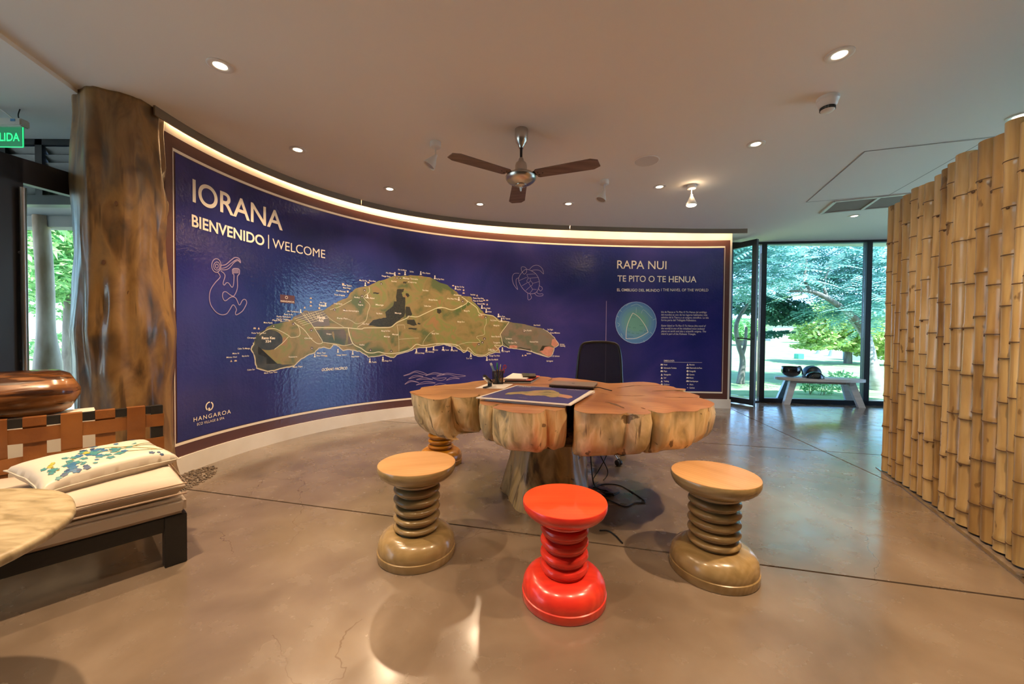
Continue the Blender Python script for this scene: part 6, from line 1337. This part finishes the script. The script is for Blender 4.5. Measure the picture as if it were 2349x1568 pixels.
for j in range(n_ + 1):
    y = 7.2 + 60 * (j / n_) ** 1.6; z = GZ + .0 + max(0, y - 16) * .024
    g_.append([bm.verts.new((x, y, z + .03 * N3(x * .3, y * .3))) for x in np.linspace(-30, 75, 40)])
for a, c in zip(g_, g_[1:]):
    for i in range(39): bm.faces.new((a[i], a[i + 1], c[i + 1], c[i]))
o = obj('lawn', bm, 'lawn', smooth=60); o['kind'] = 'structure'
bm = B(); box(bm, XR + .2, 60, -25, 7.3, -.3, -.05); o = obj('bounce_ground', bm, 'path'); o['kind'] = 'structure'  # unseen ground, made pale so light bounced indoors is not green
bm = B(); box(bm, -30, XL + 2.6, YL + .1, 7.2, -.3, -.03); box(bm, -30, XL - .2, -16, YL + .1, -.3, -.03); box(bm, XL + 2.6, 8, 6.5, 7.3, -.3, -.26); o = obj('path', bm, 'path'); o['kind'] = 'structure'
gy = lambda y: GZ + max(0, y - 16) * .024
# feathery tree with the leaning trunk
t1 = thing('feathery_tree', 'spreading tree with feathery blue green leaves over the whole right window', 'tree', (8.35, 8.9, GZ))
_b = dp(2014, 893, 8.9); _b.z = GZ; limb('trunk', [_b, dp(2009, 868, 8.9), dp(2000, 830, 9.0), dp(1993, 795, 9.1), dp(1982, 762, 9.3), dp(1955, 728, 9.7)], [.17, .13, .11, .10, .10, .10], 'palebark', t1)
def D(x, y, Y): return dp(x, y, Y)
limb('branch', [D(1982, 762, 9.3), D(1968, 738, 9.2), D(1940, 712, 9.1), D(1900, 685, 9.0), D(1860, 668, 9.0), D(1812, 668, 9.0)], [.085, .075, .068, .055, .042, .02], 'bark', t1)
limb('branch', [D(1860, 668, 9.0), D(1845, 640, 9.1), D(1850, 600, 9.3), D(1830, 560, 9.4)], [.04, .028, .02, .012], 'bark', t1)
limb('branch', [D(1900, 685, 9.0), D(1890, 650, 9.2), D(1910, 600, 9.3)], [.04, .025, .012], 'bark', t1)
limb('branch', [D(1838, 676, 9), D(1840, 662, 9), D(1833, 655, 9), D(1848, 640, 9), D(1850, 628, 9)], [.02, .022, .02, .016, .012], mat('dead_branch', (.55, .45, .42), .8), t1)
limb('branch', [D(1840, 676, 9), D(1810, 680, 9), D(1770, 690, 9)], [.012, .008, .005], mat('green_twig', (.4, .5, .2), .7), t1)
fp = [((D(x, y, Y)), (rx, 1.0, rz)) for x, y, Y, rx, rz in ((1700, 580, 9.5, .6, .5), (1700, 640, 9.5, .5, .5), (1780, 570, 10, .9, .5), (1780, 630, 9.6, .6, .4), (1850, 590, 10.2, .9, .5), (1920, 590, 10, .9, .6), (1960, 650, 9.6, .7, .6), (2010, 600, 9.5, .7, .6), (2010, 690, 9.8, .5, .6), (1900, 640, 10.4, .7, .4), (1740, 560, 9, .7, .3), (1950, 700, 9.4, .4, .3), (1840, 520, 10, 1.5, .5), (1980, 520, 10, 1.5, .5), (1700, 520, 9.5, 1.2, .5), (2100, 600, 9.5, 1, 1), (1620, 580, 9.5, .8, .8))]
fronds('frond_foliage', fp, .62, 2600, 'frond', t1, 4)
# dark tree at left of window
t2 = thing('dark_tree', 'dark leaved tree hanging over the left part of the lawn', 'tree', D(1700, 880, 10.4) * 1); t2.location.z = GZ
p0 = D(1698, 882, 9.9); p0.z = GZ
t2.location = p0
limb('trunk', [p0, D(1703, 840, 9.9), D(1702, 815, 9.9), D(1694, 790, 9.9), D(1690, 740, 9.9), D(1720, 690, 10.5)], [.10, .07, .06, .055, .05, .04], 'bark', t2)
limb('branch', [D(1702, 815, 9.9), D(1709, 790, 9.9), D(1712, 750, 10)], [.05, .04, .03], 'bark', t2)
blob_leaves('leaf_foliage', [(tuple(D(x, y, 11.5)), (rx, .7, rz)) for x, y, rx, rz in ((1775, 715, .45, .28), (1810, 710, .45, .30), (1790, 735, .42, .16), (1770, 690, .35, .2), (1830, 725, .28, .25), (1765, 768, .18, .10), (1785, 762, .14, .05), (1705, 700, .4, .3), (1740, 700, .4, .35))], 5200, .062, 'darkleaf', t2, 5, .3)
# lime shrub tree
pt = D(1945, 821, 17.5); bz_ = gy(17.5)
t3 = thing('lime_tree', 'round yellow green leafed small tree behind the bench', 'tree', (pt.x, 17.5, bz_))
limb('trunk', [Vector((pt.x, 17.5, bz_)), D(1946, 800, 17.5), D(1943, 780, 17.5), D(1930, 750, 17.5)], [.17, .13, .12, .09], 'bark', t3)
blob_leaves('leaf_foliage', [(tuple(D(x, y, 17)), (rx, 1.3, rz)) for x, y, rx, rz in ((1885, 735, .95, .75), (1930, 745, 1.0, .8), (1960, 765, .7, .5), (1862, 768, .6, .35), (1900, 715, .7, .5), (1890, 785, .8, .25), (1860, 795, .4, .12), (1960, 725, .7, .5), (2010, 775, .8, .7), (2010, 800, .6, .45), (1950, 795, .4, .2))], 11000, .095, 'limeleaf', t3, 6, .1, .5)
# low plants outside the glass
lp = D(1895, 890, 8.1); lp.z = GZ
t4 = thing('garden_shrub', 'sparse low shrub growing just outside the glass behind the bench', 'shrub', lp)
for k in range(9):
    a = lp + Vector((random.uniform(-.45, .45), random.uniform(-.1, .2), 0)); a.z = GZ
    limb('stem', [a, a + Vector((random.uniform(-.1, .1), 0, .25)), a + Vector((random.uniform(-.2, .25), 0, random.uniform(.35, .6)))], [.006, .005, .003], 'stem_olive', t4)
blob_leaves('leaf_foliage', [((lp.x - .1, lp.y, .12), (.5, .2, .16)), ((lp.x + .3, lp.y, .33), (.28, .15, .12)), ((lp.x - .3, lp.y, .2), (.2, .15, .15))], 420, .045, 'gardenleaf', t4, 9, -.3, .4)
# far building, tall post, green box, thatched mounds
fp0 = D(1800, 783, 46); bw0 = D(1773, 783, 46); bw1 = D(1836, 783, 46); bt = D(1800, 738, 46).z; gz = gy(46) - .1
fb_ = thing('garden_building', 'pale flat building far across the lawn behind the trees', 'building', (bw0.x, 46, gz))
bm = B(); box(bm, bw0.x, bw1.x + 4, 46, 50, gz, bt); obj('building_wall', bm, 'farwall', fb_, world=True)
x_ = D(1768, 783, 45.9); bm = B(); box(bm, x_.x - .05, x_.x + .45, 45.9, 46, gz, D(1768, 762, 46).z); obj('building_door', bm, mat('grey_door', (.35, .35, .37), .7), fb_, world=True)
bm = B(); box(bm, bw0.x - 2.5, bw1.x + 4.4, 45.6, 50.3, bt, bt + .25); obj('building_roof', bm, mat('roof_pale', (.75, .66, .62), .8), fb_, world=True)
g0 = D(1833, 818, 20); bm = B(); box(bm, D(1825.5, 818, 20).x, D(1840, 818, 20).x, 19.85, 20.15, gy(20) - .02, D(1833, 811, 20).z); bevel(bm, .02); o = obj('utility_box', bm, 'greenbox'); tag(o, 'small green utility box standing on the lawn', 'box')
for (x, y, yt, wpx, Y, lab) in ((1888, 815, 785, 30, 24, 'pale cone shaped rock beside the lime tree'), (1912, 815, 788, 22, 22, 'grey cone shaped rock nearer the lime tree trunk')):
    c = D(x, y, Y); z0_ = gy(Y) - .05; h_ = D(x, yt, Y).z - z0_; r = wpx * Y / FPX / 2; bm = B(); lathe(bm, [(r, 0), (r * .8, h_ * .3), (r * .55, h_ * .7), (r * .35, h_)], 14, (c.x, Y, z0_), f=lambda a, z: 1 + .15 * N3(math.cos(a) * 2, math.sin(a) * 2, z * 2)); o = obj('garden_rock', bm, mat('pale_rock', (.55, .5, .48), .9), smooth=50); tag(o, lab, 'rock')
c = D(1965, 820, 19); bm = B(); box(bm, c.x - .28, c.x + .28, 19, 19.5, gy(19) - .05, D(1965, 775, 19).z); bevel(bm, .03); o = obj('garden_pillar', bm, mat('slate', (.22, .26, .3), .8)); tag(o, 'blue grey square pillar behind the lime tree trunk', 'pillar')
# backdrop trees further away
for i, (x0, x1, Y, top, lab) in enumerate(((1668, 1738, 34, 745, 'distant hazy tree line left of the pale building'), (1860, 2000, 40, 700, 'distant tree behind the lime tree'), (2000, 2060, 30, 690, 'distant tree seen past the right window post'))):
    a = D(x0, 780, Y); c = D(x1, 780, Y); ctr = (a + c) / 2; rx = (c.x - a.x) / 2; tz = D(x0, top, Y).z
    t = thing('distant_tree', lab, 'tree', (ctr.x, Y, gy(Y))); limb('trunk', [Vector((ctr.x, Y, gy(Y))), Vector((ctr.x, Y, tz * .5 + 1))], [.3, .2], 'bark', t)
    blob_leaves('leaf_foliage', [((ctr.x + rx * k, Y, tz * .55 + .6), (rx * .7, 1.5, tz * .45)) for k in (-.6, 0, .6)], 2600, .2, 'gardenleaf', t, 20 + i)
# left outdoors: soffit, posts, bushy tree
bm = B(); box(bm, XL - 3, -2.86, YL + .1, 4.45, 2.42, 2.52); box(bm, XL - 3, -2.86, 4.30, 4.45, 2.30, 2.42); o = obj('ceiling_porch', bm, 'soffit'); o['kind'] = 'structure'
pq = D(103, 850, 4.3); po = thing('porch_post', 'pale crooked tree trunk post outside the left door', 'post', (pq.x, 4.3, -.03))
limb('post_trunk', [Vector((pq.x + .04, 4.3, -.05)), Vector((pq.x + .03, 4.3, .5)), D(110, 830, 4.3), D(106, 760, 4.3), D(104, 650, 4.3), D(98, 560, 4.3), Vector((D(93, 470, 4.3).x, 4.3, 2.42))], [.14, .12, .11, .075, .07, .07, .065], mat('weathered_post', (.50, .36, .27), .5, cols=[(.30, .2, .13), (.62, .5, .42)], scale=3, stretch=(2, 2, .6)), po)
q0 = D(150, 800, 6.6); tl = thing('broadleaf_bush', 'bright green broad leaved tree seen through the left door', 'tree', (q0.x, 6.6, -.1))
limb('trunk', [Vector((q0.x, 6.6, -.1)), D(155, 700, 6.6), D(165, 600, 6.6)], [.07, .05, .03], 'bark', tl)
blob_leaves('leaf_foliage', [(tuple(D(x, y, Y)), (rx, .8, rz)) for x, y, Y, rx, rz in ((140, 520, 6.2, .6, .5), (160, 590, 6.0, .6, .5), (120, 640, 6.6, .5, .4), (165, 660, 6.6, .5, .35), (60, 560, 6.4, .9, .7), (-60, 560, 6.4, .9, .9), (150, 700, 7.2, .6, .3), (150, 460, 6.2, .9, .5), (175, 800, 8, .6, .4), (200, 560, 6.5, .8, 1.0))], 9000, .085, 'gardenleaf', tl, 12, .25, .27)
